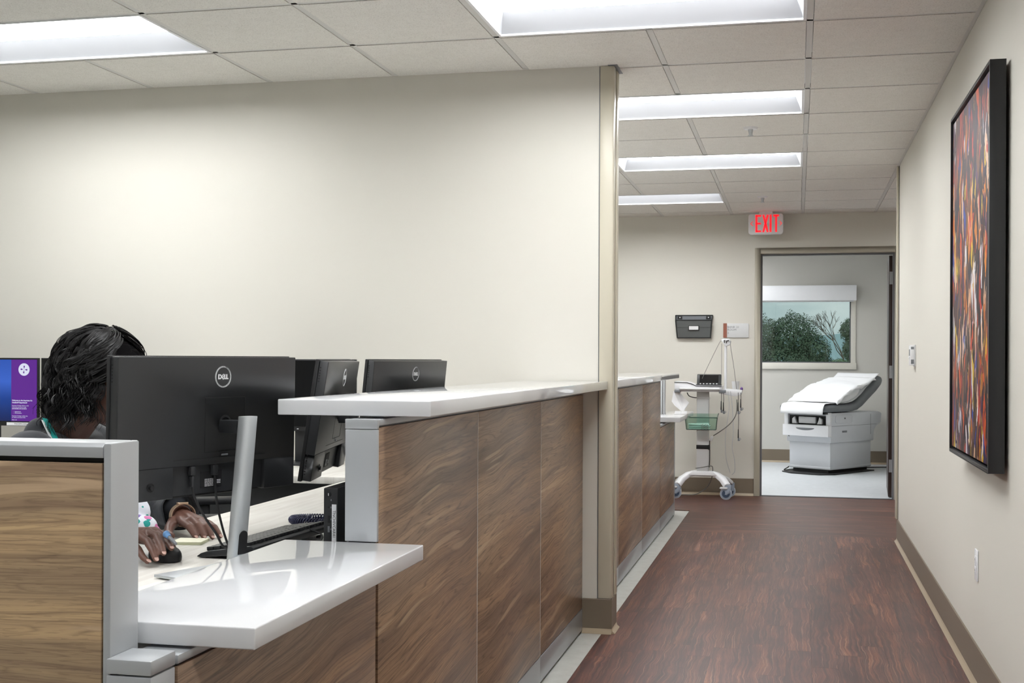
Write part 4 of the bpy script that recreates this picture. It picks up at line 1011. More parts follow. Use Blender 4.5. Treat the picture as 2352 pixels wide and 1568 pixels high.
# clothes
jk = []
jk += [(W(-1.905, 2.85, .925), .080, W(-1.935, 3.135, .930), .080), (W(-1.955, 2.93, .925), .082, W(-1.965, 3.05, .93), .085), (W(-1.965, 2.91, .82), .120, W(-1.975, 3.07, .82), .125),
       (W(-2.03, 2.91, .69), .140, W(-2.03, 3.09, .69), .140), (W(-2.10, 2.93, .57), .145, W(-2.10, 3.10, .57), .145),
       (W(-1.945, 2.94, .995), .046, W(-1.955, 3.03, .995), .046),
       (W(-1.905, 2.832, .935), .078, W(-1.866, 2.758, .775), .064), (W(-1.866, 2.758, .772), .062, W(-1.640, 2.702, .792), .046),
       (W(-1.935, 3.153, .940), .078, W(-1.835, 3.27, .785), .064), (W(-1.835, 3.27, .785), .062, W(-1.650, 3.105, .795), .050)]
jacket = smin_body('jacket', jk, .006, M['jacket'], person, 4)
# cuffs: open rolled sleeves around the wrists
def cuff(c, ax, r, ln, m, name, thick=.006):
    ax = Vector(ax).normalized(); a = ax.orthogonal().normalized(); b = ax.cross(a); n = 36; vs = []
    prof = [(-ln*.5, r*.98), (-ln*.1, r*1.02), (ln*.35, r*1.05), (ln*.48, r*1.03), (ln*.5, r*.99), (ln*.42, r*.92), (-ln*.2, r*.82)]
    rg = random.Random(7)
    wv = [1+.05*noise.noise(Vector((math.cos(2*math.pi*i/n)*1.6, math.sin(2*math.pi*i/n)*1.6, r*9))) for i in range(n)]
    for x, rr in prof:
        for i in range(n):
            t = 2*math.pi*i/n; k = rr*wv[i]*(1+.03*math.sin(5*t+x*90))
            vs.append(c + ax*(x+.003*math.sin(3*t)) + a*math.cos(t)*k + b*math.sin(t)*k)
    m_ = len(prof); fs = [(k*n+i, k*n+(i+1) % n, (k+1)*n+(i+1) % n, (k+1)*n+i) for k in range(m_-1) for i in range(n)]
    return build(name, MB().add(vs, fs), m, person, smooth=True, sub=1)
cuff(W(-1.640, 3.098, .789), WRL-ELL, .052, .085, M['jacket'], 'sleeve_cuff')
cuff(W(-1.655, 2.712, .788), WRR-ELR, .047, .07, M['jacket'], 'sleeve_cuff')
cuff(W(-1.606, 2.702, .783), WRR-ELR, .038, .06, M['scrub'], 'printed_cuff')
# printed top showing at the front of the chest, belly bulge resting behind the desk edge
tp = [(W(-1.905, 2.93, .90), .085, W(-1.905, 3.02, .90), .085), (W(-1.895, 2.91, .82), .105, W(-1.90, 3.04, .82), .105), (W(-1.86, 2.90, .775), .100, W(-1.87, 3.02, .775), .100),
      (W(-1.83, 2.905, .775), .060, W(-1.745, 2.90, .775), .042), (W(-1.745, 2.90, .772), .044, W(-1.735, 2.955, .776), .036), (W(-1.90, 2.93, .68), .11, W(-1.92, 3.05, .68), .11),
      (W(-1.76, 2.90, .80), .060, W(-1.665, 2.915, .800), .046), (W(-1.70, 2.84, .775), .036, W(-1.610, 2.885, .768), .030), (W(-1.64, 2.90, .745+.012), .022, W(-1.600, 2.905, .755), .018)]
smin_body('printed_top', tp, .0045, M['scrub'], person, 2)
pt = [(W(-2.10, 2.92, .53), .115, W(-1.72, 2.84, .545), .078), (W(-1.72, 2.84, .54), .078, W(-1.78, 2.85, .14), .062),
      (W(-2.10, 3.10, .53), .115, W(-1.72, 3.16, .545), .078), (W(-1.72, 3.16, .54), .078, W(-1.76, 3.17, .14), .062), (W(-2.12, 2.95, .55), .13, W(-2.12, 3.08, .55), .13)]
smin_body('trousers', pt, .008, M['jacket'], person, 3)
for y, x in ((2.85, -1.70), (3.17, -1.68)):
    smin_body('shoe', [(W(x-.09, y, .045), .042, W(x+.08, y, .036), .034), (W(x-.08, y, .08), .040, W(x-.06, y, .05), .040)], .005, M['black_soft'], person, 2)
# teal trim of the V neck, thin necklace
def strip(name, pts, wd, m, th=.003):
    mb = MB(); P = [Vector(p) for p in pts]
    for k in range(len(P)-1):
        d = (P[k+1]-P[k]).normalized(); n = Vector((.9, -.42, .2)); s = d.cross(n).normalized()*wd/2; nn = n.normalized()*th
        mb.add([P[k]-s, P[k]+s, P[k+1]+s, P[k+1]-s, P[k]-s+nn, P[k]+s+nn, P[k+1]+s+nn, P[k+1]-s+nn], [(0, 1, 2, 3), (7, 6, 5, 4), (0, 4, 5, 1), (1, 5, 6, 2), (2, 6, 7, 3), (3, 7, 4, 0)])
    return build(name, mb, m, person)
strip('neck_trim', [W(-1.900, 2.885, 1.040), W(-1.872, 2.865, 1.018), W(-1.846, 2.855, .985), W(-1.822, 2.862, .945), W(-1.805, 2.890, .905)], .013, M['teal'])
strip('neck_edge', [W(-1.903, 2.879, 1.036), W(-1.876, 2.858, 1.012), W(-1.851, 2.849, .980), W(-1.827, 2.856, .940), W(-1.809, 2.884, .902)], .005, M['print'])
g = MB()
for k in range(46):
    u = k/45; a = -1.1+2.2*u; p = W(-1.862+.075*math.cos(a)*1.0, 2.955+.085*math.sin(a), 1.0-.075*math.cos(a))
    g.ell(p, (.0016,)*3, None, 6, 4)
build('necklace', g, M['gold'], person, smooth=True)
# watch
wx = (LW_-ELL).normalized(); wc = W(-1.594, 3.048, .780)
a = wx.cross(Vector((0, 0, 1))).normalized(); b = a.cross(wx)
if b.z < 0: b = -b
mb = MB(); n = 40; vs = []
for x, rr in ((-.009, .0), (.009, .0), (.009, .0024), (-.009, .0024)):
    for i in range(n):
        t_ = 2*math.pi*i/n; vs.append(wc + wx*x + a*math.cos(t_)*(.0315+rr) + b*math.sin(t_)*(.0285+rr))
fs = [(k*n+i, k*n+(i+1) % n, ((k+1) % 4)*n+(i+1) % n, ((k+1) % 4)*n+i) for k in range(4) for i in range(n)]
wt = build('wristwatch', mb.add(vs, fs), M['gold'], person, smooth=True)
WM = Matrix((wx, a, b)).transposed().to_4x4(); WM.translation = wc + b*.031
build('watch_case', MB().box(-.011, .011, -.014, .014, -.003, .004, WM), M['gold'], wt, .003)
build('watch_glass', MB().box(-.009, .009, -.012, .012, .0038, .0046, WM), M['black_gloss'], wt, .001)

# hair: solid cap plus several hundred wavy locks
rg = random.Random(11)
cap = [('e', Hp(-.022, 0, .038), (.102, .086, .088), HM), ('e', Hp(-.050, 0, -.005), (.080, .088, .085), HM), ('e', Hp(-.065, 0, -.070), (.060, .080, .070), HM),
       ('e', Hp(.020, 0, .070), (.075, .074, .052), HM)]
hair = smin_body('hair', cap, .006, M['hair_base'], person, 3)
def el_r(d, k):   # head-like ellipsoid radius in direction d (head frame)
    return k/math.sqrt((d.x/.108)**2+(d.y/.088)**2+(d.z/.104)**2)
hm = MB(); gz = Vector((0, 0, -1)); gl = HM.transposed() @ gz
def lock(az, el0, k0, length, az_end, rad_c, strands, seed):
    # one wavy lock: a guide curve with a twist, strands wander round it
    rl = random.Random(seed); N = 40; ph = rl.uniform(0, 6.28); tw = rl.uniform(62, 100)*rl.choice((-1, 1)); amp = rl.uniform(.007, .012); flare = rl.uniform(-.05, .20)
    G_ = []; last = None; out_ = None
    for i in range(N):
        u = i/(N-1); s_len = u*length; az_c = az + (az_end-az)*min(1, u*2.0); el = el0 - s_len/.105
        if last is None or el > -.05:
            dd = Vector((math.cos(el)*math.cos(az_c), math.cos(el)*math.sin(az_c), math.sin(el)))
            pos = dd*el_r(dd, k0) + Vector((-.018, 0, .020)); out_ = Vector((math.cos(az_c), math.sin(az_c), 0))
        else:
            pos = last + (gl + out_*flare*(.4+u) + Vector((-.08, 0, 0)))*(length/(N-1))
        last = pos; tl = out_.cross(Vector((0, 0, 1))); am = amp*min(1, u*2.2)
        G_.append((pos + tl*math.sin(tw*s_len+ph)*am + out_*math.cos(tw*s_len+ph)*am*.9, tl, out_, u))
    for k in range(strands):
        a0 = rl.uniform(0, 6.28); rr = rad_c*math.sqrt(rl.random()); rad = rl.uniform(.0007, .0015); w2 = rl.uniform(60, 130); lk = rl.uniform(.82, 1.0)
        pts = []; rs = []
        for p, tl, o_, u in G_:
            if u > lk: break
            sp_ = rr*(.55+.7*u) ; an = a0 + 2.2*u; j = .0012*math.sin(w2*u*.25+a0*3)
            pts.append(HC + HM @ (p + tl*(math.cos(an)*sp_+j) + o_*(math.sin(an)*sp_+j))); rs.append(rad*(1-.6*u))
        if len(pts) > 3: hm.tube(pts, rs, 3, False)
sd_n = 0
for n_ in range(165):
    az = rg.uniform(-math.pi, math.pi); side = 1 if az > 0 else -1
    front = abs(az) < 1.0
    el0 = rg.uniform(.25, 1.5) if not front else rg.uniform(1.0, 1.5)
    length = rg.uniform(.19, .30) if not front else rg.uniform(.20, .27)
    az_end = az if abs(az) > 1.35 else side*rg.uniform(1.30, 1.7)
    lock(az, el0, rg.uniform(1.06, 1.26), length, az_end, rg.uniform(.008, .014), 13, 100+n_)
for n_ in range(16):      # locks falling forward over the cheek
    lock(rg.uniform(.5, 1.2), rg.uniform(.7, 1.3), rg.uniform(1.08, 1.2), rg.uniform(.17, .22), rg.uniform(1.0, 1.3), .010, 13, 400+n_)
for n_ in range(95):      # swept across the crown and forehead
    az = rg.uniform(-1.0, 1.0); lock(az, rg.uniform(.40, 1.5), rg.uniform(1.05, 1.18), rg.uniform(.12, .20), (1 if az > 0 else -1)*rg.uniform(1.1, 1.5), .012, 14, 600+n_)
o = build('lock_of_hair', hm, M['hair'], hair, fix=False, smooth=True); o['kind'] = 'stuff'
fm = MB()
for n_ in range(70):
    d = Vector((rg.gauss(0, 1), rg.gauss(0, 1), rg.uniform(.0, 1.3))).normalized()
    if d.x > .6 and d.z < .5: continue
    p0 = HC + HM @ (d*el_r(d, 1.02) + Vector((-.018, 0, .02))); t_ = HM @ d.orthogonal().normalized()
    l_ = rg.uniform(.02, .05); dw = HM @ d
    fm.tube([p0+dw*.02*math.sin(math.pi*q/10)+t_*l_*1.2*q/10+Vector((0, 0, -.004*(q/10)**2)) for q in range(11)], .00022, 3, False)
o = build('flyaway_hair', fm, M['hair'], hair, fix=False); o['kind'] = 'stuff'

# pen held between the fingers
pd = Vector((.62, -.40, -.30)).normalized(); p0 = Vector((-1.398, 2.598, .797))
t = thing('pen', 'pen with a pale blue rounded cap between the fingers on the mouse', 'pen', p0)
build('cap', MB().ell((0, 0, 0), (.0085, .0085, .0085), None, 18, 12).cyl((0, 0, 0), pd*.014, .0080, 18, .0055), M['pen_blue'], t, smooth=True)
build('barrel', MB().cyl(pd*.014, pd*.046, .0045, 14, .0035), M['grey_mid'], t, smooth=True)

# ---------------------------------------------------------------- office chairs
def chair(label, x, y, rz, zb, mesh=True):
    t = thing('office_chair', label, 'chair', (x, y, 0), rz, group='office chairs at the desks')
    # facing local +x
    build('seat', MB().box(-.22, .25, -.24, .24, .44, .50), M['jacket'], t, .03, 3)
    sec = []
    n, m_ = 9, 8; vs = []
    for s in (0, 1):
        for j in range(m_):
            v = j/(m_-1); z = .56 + (zb-.56)*v; hw = .225*(1-.10*v**3)
            for i in range(n):
                u = -1+2*i/(n-1); xx = -.255 - .05*v + .045*u*u - s*.035
                vs.append((xx, hw*u, z - (.02*(abs(u)**4) if j == m_-1 else 0)))
    fs = []; K = n*m_
    for j in range(m_-1):
        for i in range(n-1):
            a_ = j*n+i; fs += [(a_, a_+1, a_+n+1, a_+n), (K+a_, K+a_+n, K+a_+n+1, K+a_+1)]
    for i in range(n-1): fs += [(i, K+i, K+i+1, i+1), (K-n+i, K-n+i+1, 2*K-n+i+1, 2*K-n+i)]
    for j in range(m_-1): fs += [(j*n, (j+1)*n, K+(j+1)*n, K+j*n), (j*n+n-1, K+j*n+n-1, K+(j+1)*n+n-1, (j+1)*n+n-1)]
    build('backrest', MB().add(vs, fs), M['leather'], t, .004, smooth=True)
    rim = [Vector(vs[(m_-1)*n+i]) + Vector((-.017, 0, .004)) for i in range(n)]
    build('top_rim', MB().tube(rim, .0075, 8), M['grey_mid'], t, smooth=True)
    for s in (1, -1):
        build('armrest', MB().box(-.12, .14, s*.27-.035, s*.27+.035, .655, .680).box(.0, .04, s*.27-.012, s*.27+.012, .46, .66).box(.0, .04, min(s*.2, s*.28), max(s*.2, s*.28), .455, .48), M['black_soft'], t, .008)
    build('spine', MB().tube([(-.10, 0, .43), (-.27, 0, .45), (-.315, 0, .60), (-.325, 0, .78)], .02, 10), M['black'], t, smooth=True)
    build('gas_column', MB().cyl((0, 0, .09), (0, 0, .44), .028, 18), M['black'], t, smooth=True)
    for k in range(5):
        a = 2*math.pi*k/5+.3; p = (.28*math.cos(a), .28*math.sin(a), .075)
        lg = build('base_leg', MB().tube([(0, 0, .105), (p[0]*.6, p[1]*.6, .095), p], [.026, .02, .016], 8), M['black'], t, smooth=True)
        build('caster', MB().cyl((p[0]-.02*math.sin(a), p[1]+.02*math.cos(a), .028), (p[0]+.02*math.sin(a), p[1]-.02*math.cos(a), .028), .028, 16), M['black_soft'], lg, smooth=True)
    return t
chair('grey backed office chair the person sits on, its top rim at the left edge', -2.14, 3.03, R(-4), .985)
chair('empty black office chair at the far end of the worktop behind the monitors', -2.05, 4.02, R(25), .93)

# ---------------------------------------------------------------- right wall things
t = thing('painting', 'large abstract oil painting in a deep black floater frame on the right wall', 'painting', (RX, 4.72, 1.500))
PH, PYL = .658, .518     # half height, half length
x_in, x_out = -.012, -.062
fr = MB()
for a in ((-PYL, -PYL+.012, -PH, PH), (PYL-.012, PYL, -PH, PH)): fr.box(x_out, x_in, a[0], a[1], a[2], a[3])
for a in ((-PH, -PH+.012), (PH-.012, PH)): fr.box(x_out, x_in, -PYL+.012, PYL-.012, a[0], a[1])
build('frame', fr, M['black'], t, .0012)
build('backing', MB().box(x_in-.006, x_in, -PYL+.012, PYL-.012, -PH+.012, PH-.012), M['black_gap'], t)
build('canvas', MB().box(x_out+.008, x_in-.006, -PYL+.022, PYL-.022, -PH+.022, PH-.022), M['art'], t, .001)
build('hanger', MB().box(x_in, -.0008, -.30, -.26, PH-.06, PH-.02).box(x_in, -.0008, .26, .30, PH-.06, PH-.02).box(x_in, -.0008, -.02, .02, -PH+.02, -PH+.05), M['grey_mid'], t)
t = thing('thermostat', 'small white thermostat on the right wall past the painting', 'thermostat', (RX, 7.44, 1.228))
build('back_plate', MB().box(-.006, -.0005, -.052, .052, -.062, .062), M['offwhite'], t, .001)
build('body', MB().box(-.030, -.006, -.046, .046, -.056, .060), M['white'], t, .004)
build('display', MB().box(-.0308, -.0299, -.030, .030, .000, .036), M['grey_mid'], t)
build('slot', MB().box(-.026, -.010, -.0466, -.0459, .036, .050).box(-.026, -.010, -.0466, -.0459, -.046, -.022), M['grey_mid'], t)
build('lever', MB().box(-.034, -.030, -.035, .035, -.012, -.006), M['white'], t, .001)
t = thing('power_outlet', 'white duplex power outlet low on the right wall', 'power outlet', (RX, 4.895, .444))
build('cover_plate', MB().box(-.006, -.0005, -.035, .035, -.0572, .0572), M['white'], t, .002)
for z in (.0195, -.0195):
    o = build('socket', MB().box(-.0085, -.0055, -.0165, .0165, z-.0135, z+.0135), M['white'], t, .002)
    build('socket_slot', MB().box(-.0088, -.0084, -.008, -.0062, z-.004, z+.005).box(-.0088, -.0084, .0062, .008, z-.004, z+.005).cyl((-.0088, 0, z-.008), (-.0084, 0, z-.008), .002, 10), M['ink'], o)
build('screw', MB().cyl((-.0068, 0, 0), (-.006, 0, 0), .0025, 12), M['chrome'], t)

# ---------------------------------------------------------------- far wall things
t = thing('exit_sign', 'white EXIT sign with red letters hanging from the ceiling above the doorway', 'exit sign', (-.268, 11.06, CEIL))
build('canopy', MB().box(-.058, .058, -.035, .035, -.022, -.001), M['white'], t, .005)
def rrect(x0, x1, z0, z1, r, n=8):
    P = []
    for cx_, cz, a0 in ((x1-r, z1-r, 0), (x0+r, z1-r, 90), (x0+r, z0+r, 180), (x1-r, z0+r, 270)):
        for k in range(n+1):
            a = R(a0+90*k/n); P.append((cx_+r*math.cos(a), cz+r*math.sin(a)))
    return P
ez0, ez1 = -.197, -.018
build('body', MB().prism(rrect(-.148, .148, ez0, ez1, .026), 'y', -.022, .022), M['white'], t, .002)
lt = MB()
def sbar(p, q, wd, y0=-.0232, y1=-.0218):
    p, q = Vector(p), Vector(q); d = (q-p).normalized(); n = Vector((-d.y, d.x))*wd/2
    lt.prism([tuple(v) for v in (p+n, q+n, q-n, p-n)], 'y', y0, y1)
S, zt_, zb_ = .0165, -.028, -.178
zt2, zb2 = zt_-S/2, zb_+S/2
sbar((-.088+S/2, zt_), (-.088+S/2, zb_), S); sbar((-.088, zt2), (-.040, zt2), S*.95); sbar((-.088, (zt_+zb_)/2), (-.042, (zt_+zb_)/2), S*.9); sbar((-.088, zb2), (-.040, zb2), S*.95)
sbar((-.022, zt_), (.016, zb_), S); sbar((.016, zt_), (-.022, zb_), S)
sbar((.040, zt_), (.040, zb_), S); sbar((.087, zt_), (.087, zb_), S); sbar((.062, zt2), (.112, zt2), S*.95)
zc_ = -.103
sbar((-.110, zc_+.019), (-.130, zc_), .0045); sbar((-.130, zc_), (-.110, zc_-.019), .0045)
sbar((.116, zc_+.019), (.134, zc_), .0045); sbar((.134, zc_), (.116, zc_-.019), .0045)
build('exit_lettering', lt, M['red'], t)
t = thing('file_holder', 'smoked plastic wall file holder on the far wall', 'file holder', (-.895, WF, 1.494))
Bk = [(-.165, .100), (.165, .100), (.148, -.098), (-.148, -.098)]
build('back_panel', MB().prism(Bk, 'y', -.004, -.001), M['grey_mid'], t)
build('front_panel', MB().add([(-.158, -.055, .056), (.158, -.055, .056), (.145, -.028, -.100), (-.145, -.028, -.100), (-.158, -.058, .056), (.158, -.058, .056), (.145, -.031, -.100), (-.145, -.031, -.100)], [(0, 1, 2, 3), (7, 6, 5, 4), (0, 4, 5, 1), (1, 5, 6, 2), (2, 6, 7, 3), (3, 7, 4, 0)]), M['smoke'], t)
e = MB().tube([(-.163, -.004, .100), (.163, -.004, .100)], .005, 6).tube([(-.158, -.057, .056), (.158, -.057, .056)], .005, 6)
e.tube([(-.163, -.006, .100), (-.159, -.057, .056), (-.146, -.031, -.100), (-.146, -.004, -.100)], .006, 6).tube([(.163, -.006, .100), (.159, -.057, .056), (.146, -.031, -.100), (.146, -.004, -.100)], .006, 6).tube([(-.146, -.031, -.100), (.146, -.031, -.100)], .005, 6)
build('rim', e, M['black'], t, smooth=True)
build('mounting_tab', MB().box(-.148, -.105, -.007, -.004, .066, .097), M['black'], t, .002)
build('mounting_tab', MB().box(.105, .148, -.007, -.004, .066, .097), M['black'], t, .002)
build('mounting_screw', MB().cyl((-.126, -.008, .082), (-.126, -.0065, .082), .005, 12).cyl((.126, -.008, .082), (.126, -.0065, .082), .005, 12), M['print'], t)
build('crease', MB().box(-.150, .150, -.0485, -.0462, -.010, -.007), M['black'], t)
lab = build('label_holder', MB().box(-.048, .048, -.053, -.0475, -.034, .008), M['black_soft'], t, .003)
build('paper_label', MB().box(-.041, .041, -.0538, -.053, -.029, .003), M['print'], lab)
t = thing('room_sign', 'white room sign with a brown strip beside the doorway, reading BANK 21 ROOM 2', 'sign', (-.528, WF, 1.459))
build('plate', MB().prism(rrect(-.108, .112, -.063, .063, .008), 'y', -.010, -.001), M['offwhite'], t, .001)
build('brown_strip', MB().prism(rrect(-.110, -.078, -.0635, .064, .003), 'y', -.0125, -.0101), mat('brown_strip', srgb(150, 92, 74), .5), t)
fx = Matrix.Rotation(R(90), 4, 'X')
for s_, z, sz in (('BANK 21', .030, .026), ('ROOM', .006, .026), ('2', -.022, .026)):
    link('lettering', text_mesh(s_, sz, Matrix.Translation((-.074, -.0108, z)) @ fx, .0003, 'lettering', 'LEFT'), M['grey_mid'], t)
g = MB()
for k in range(9):
    a = R(-75+150*k/8); g.tube([(.055+.030*math.cos(a), -.0103, .050*math.sin(a)*.9), (.055+.048*math.cos(a), -.0103, .058*math.sin(a))], .0008, 4)
build('sunburst_rays', g, M['offwhite'], t)

# ---------------------------------------------------------------- diagnostic cart
ct = thing('medical_cart', 'white wheeled medical cart with a machine, against the far wall', 'medical cart', (-.79, 10.93, 0))
cx0, cy0 = -.79, 10.93
def L(x, y, z): return (x-cx0, y-cy0, z)
build('column', MB().box(-.054, .050, -.035, .045, .235, .935), M['offwhite'], ct, .008)
build('column_collar', MB().box(-.056, .052, -.037, .047, .62, .66).box(-.054, .054, -.036, .046, .86, .875), M['white'], ct, .003)
# arched base: front beam with legs bending down to casters, side beam to the rear casters
def beam(pts, w_, h_):
    mb = MB(); P = [Vector(p) for p in pts]; vs = []
    for k, p in enumerate(P):
        d = (P[min(k+1, len(P)-1)]-P[max(k-1, 0)]).normalized(); s = Vector((-d.y, d.x, 0)).normalized(); u = d.cross(s)*-1
        if u.z < 0: u = -u
        for a, b in ((-1, -1), (1, -1), (1, .4), (.6, 1), (-.6, 1), (-1, .4)): vs.append(p + s*a*w_/2 + u*b*h_/2)
    n = 6; m_ = len(P)
    fs = [(k*n+i, k*n+(i+1) % n, (k+1)*n+(i+1) % n, (k+1)*n+i) for k in range(m_-1) for i in range(n)] + [tuple(range(n)), tuple(range((m_-1)*n, m_*n))]
    return mb.add(vs, fs)
zf = .215
for nm, s, yy in (('front_leg', 1, -.05), ('front_leg', -1, -.05)):
    pts = [(0, 0, zf), (s*.09, -.008, zf), (s*.13, -.02, zf-.012), (s*.175, -.045, zf-.045), (s*.205, -.065, zf-.085), (s*.215, -.075, zf-.095)]
    build(nm, beam(pts, .070, .045), M['white'], ct, .006)
for s in (1, -1):
    pts = [(s*.03, .02, zf-.005), (s*.12, .06, zf-.012), (s*.20, .12, zf-.055), (s*.235, .15, zf-.09)]
    build('rear_leg', beam(pts, .055, .032), M['offwhite'], ct, .005)
build('hub_cover', MB().prism([(-.13, .20), (.13, .20), (.085, .238), (-.085, .238)], 'y', -.055, .05), M['white'], ct, .006)
def caster(x, y, brake):
    c = build('caster', MB().prism([(-.028, .125), (.028, .125), (.026, .06), (-.012, .04), (-.032, .09)], 'y', -.016, .016), M['caster'], ct, .003)
    c.location = (x, y, 0)
    w = build('wheel', MB().cyl((-.014, -.013, .051), (-.014, .013, .051), .050, 28), M['caster'], c, .003); 
    build('tyre', MB().ring((-.014, .012, .051), .040, .0505, 32, (1, 0, 0), (0, 0, 1), .024), M['print'], c)
    build('wheel_hub', MB().cyl((-.014, -.0145, .051), (-.014, .0145, .051), .034, 24), mat('wheel_navy', srgb(58, 72, 92), .5) if 'wn' not in M else M['wn'], c)
    build('axle_cap', MB().prism([(-.024, .045), (-.006, .04), (.020, .075), (.006, .095), (-.014, .07)], 'y', -.0185, -.015), M['caster'], c, .003)
    if brake: build('brake_pedal', MB().prism([(-.070, .098), (-.060, .108), (.0, .108), (.0, .092), (-.055, .090)], 'y', -.022, .010), M['offwhite'], c, .002)
caster(.215, -.075, True); caster(-.215, -.075, True); caster(.235, .155, False); caster(-.235, .155, False)
# worktray with the machine
mc = build('tray', MB().box(-.225, .165, -.16, .12, .925, .945), M['white'], ct, .006)
build('tray_handle', MB().tube([(-.19, -.175, .950), (.15, -.175, .950)], .011, 10), M['offwhite'], ct, smooth=True)
build('tray_corner', MB().box(-.235, -.185, -.172, -.10, .918, .942), M['grey_mid'], ct, .003)
build('tray_corner', MB().box(.145, .20, -.172, -.10, .918, .942), M['grey_mid'], ct, .003)
t = thing('diagnostic_machine', 'white heart monitoring machine with a tilted dark screen on the cart', 'medical machine', (cx0-.03, 10.90, .9455))
prof = [(-.205, 0), (.195, 0), (.195, .030), (-.02, .034), (-.06, .052), (-.10, .063), (-.205, .066)]
build('case', MB().prism(prof, 'y', -.13, .13), M['white'], t, .004)
build('black_band', MB().tube([(-.206, -.132, .060), (-.10, -.132, .058), (-.06, -.132, .047), (-.02, -.132, .029), (.196, -.132, .026)], .0032, 6), M['black'], t, smooth=True)
sM = rot('X', -24, (0, -.05, .036))
sc2 = build('display', MB().box(-.02, .185, -.060, -.035, .036, .136), M['black'], t, .006); sc2.data.transform(sM)
o = build('display_glass', MB().box(.002, .163, -.0612, -.0602, .052, .126), M['black_gloss'], sc2); o.data.transform(sM)
g = MB()
for k in range(6): g.cyl((.010+k*.028, -.0612, .044), (.010+k*.028, -.0622, .044), .005, 10)
o = build('display_button', g, M['print'], sc2); o.data.transform(sM)
build('hinge_base', MB().box(-.03, .190, -.075, -.02, .032, .042), M['black'], t, .003)
# hanging printout
t = thing('printout', 'white sheet of paper hanging from the left end of the cart tray', 'paper', (-1.005, 10.80, .93))
mb = MB(); n = 8; P = [(-.03, 0, .0), (-.045, -.01, -.09), (-.02, -.012, -.125), (.05, -.008, -.185), (.10, 0, -.10), (.05, .004, -.05), (.01, .004, .0)]
mb.add([Vector(p) for p in P], [(0, 1, 2, 3, 4, 5, 6)]); mb.add([Vector(p)+Vector((.004, .006, 0)) for p in P], [(6, 5, 4, 3, 2, 1, 0)])
build('sheet', mb, M['paper'], t, fix=False)
mb = MB().add([Vector(p) for p in ((-.03, -.002, .0), (.01, -.006, .0), (.06, -.012, -.19), (-.0, -.015, -.14))], [(0, 1, 2, 3)]); build('folded_flap', mb, M['paper'], t, fix=False)
# green bin with packets
bn = thing('plastic_bin', 'clear green plastic bin hung on the cart column', 'bin', (cx0-.005, 10.87, .60))
def shell(x0, x1, y0, y1, z0, z1, tp, th=.004):
    mb = MB(); 
    a = [(x0, y0, z0), (x1, y0, z0), (x1, y1, z0), (x0, y1, z0)]; b = [(x0-tp, y0-tp, z1-.03), (x1+tp, y0-tp, z1-.03), (x1+tp, y1, z1), (x0-tp, y1, z1)]
    ai = [(x0+th, y0+th, z0+th), (x1-th, y0+th, z0+th), (x1-th, y1-th, z0+th), (x0+th, y1-th, z0+th)]; bi = [(x0-tp+th, y0-tp+th, z1-.03), (x1+tp-th, y0-tp+th, z1-.03), (x1+tp-th, y1-th, z1), (x0-tp+th, y1-th, z1)]
    v = a+b+ai+bi; f = [(0, 1, 2, 3), (8, 11, 10, 9)]
    for i in range(4):
        j = (i+1) % 4; f += [(i, j, 4+j, 4+i), (8+i, 12+i, 12+j, 8+j), (4+i, 4+j, 12+j, 12+i)]
    return mb.add(v, f)
build('basin', shell(-.125, .125, -.115, .020, 0, .135, .010), M['green_bin'], bn)
build('rim', MB().tube([(-.138, .02, .136), (-.138, -.126, .106), (.138, -.126, .106), (.138, .02, .136)], .0045, 6), mat('dark_green_rim', srgb(52, 84, 70), .3), bn, smooth=True)
build('bottom_edge', MB().tube([(-.125, -.115, .003), (.125, -.115, .003)], .004, 6).tube([(-.125, -.115, .003), (-.136, -.125, .105)], .003, 6).tube([(.125, -.115, .003), (.136, -.125, .105)], .003, 6), mat('dark_green_edge', srgb(44, 70, 58), .3), bn, smooth=True)
pkm = mat('pale_teal_packet', srgb(216, 240, 236), .5)
for k, (x, y, z, rz_, c) in enumerate([(-.02, -.06, .006, 3, 'bottom packet of pale teal electrode pads in the green bin'), (-.015, -.055, .022, -4, 'middle packet of pale teal electrode pads in the green bin'), (-.025, -.05, .038, 5, 'top packet of pale teal electrode pads in the green bin')]):
    p = thing('packet', c, 'packet', (cx0-.005+x, 10.87+y, .60+z), R(rz_), 'packets in the green bin')
    build('pouch', MB().box(-.088, .088, -.045, .03, 0, .013), pkm, p, .004)
    g = MB(); rg = random.Random(k)
    for q in range(5): g.cyl((.02+q*.013, -.0455, .004+.004*(q % 2)), (.02+q*.013, -.0462, .004+.004*(q % 2)), .0035, 8)
    build('printed_dots', g, mat('maroon_print', srgb(130, 60, 70), .5), p)
build('strap', MB().box(-.0565, .0525, -.0375, .0475, -.018, .018), M['black_soft'], ct, .002, label='black strap').location = (0, 0, .445)
build('strap_buckle', MB().box(.045, .058, -.045, -.01, -.022, .020), M['black_soft'], ct, .003).location = (0, 0, .445)
# cable arm of the cart
tr = build('cable_arm', MB().prism([(-.05, -.02), (.09, -.045), (.14, -.03), (.15, .012), (.02, .020), (-.05, .012)], 'y', -.05, .05), M['white'], ct, .006)
tr.location = (-.605-cx0, 0, .93)
build('mast', MB().cyl((.004, 0, .0), (.004, 0, .40), .0115, 18), M['white'], tr, smooth=True)
build('mast_head', MB().prism([(-.035, .44), (-.012, .405), (.010, .385), (.045, .400), (.052, .43), (.035, .452), (-.02, .452)], 'y', -.03, .03), M['white'], tr, .006)
build('cable_clip', MB().tube([(-.006, -.034, .415), (-.008, -.036, .435), (.002, -.036, .438)], .004, 6).tube([(.012, -.034, .412), (.010, -.036, .430), (.034, -.036, .436)], .005, 6), M['black'], tr, smooth=True)
build('cup', MB().cyl((.090, -.01, .012), (.090, -.01, .085), .026, 24, .033), M['offwhite'], tr, smooth=True)
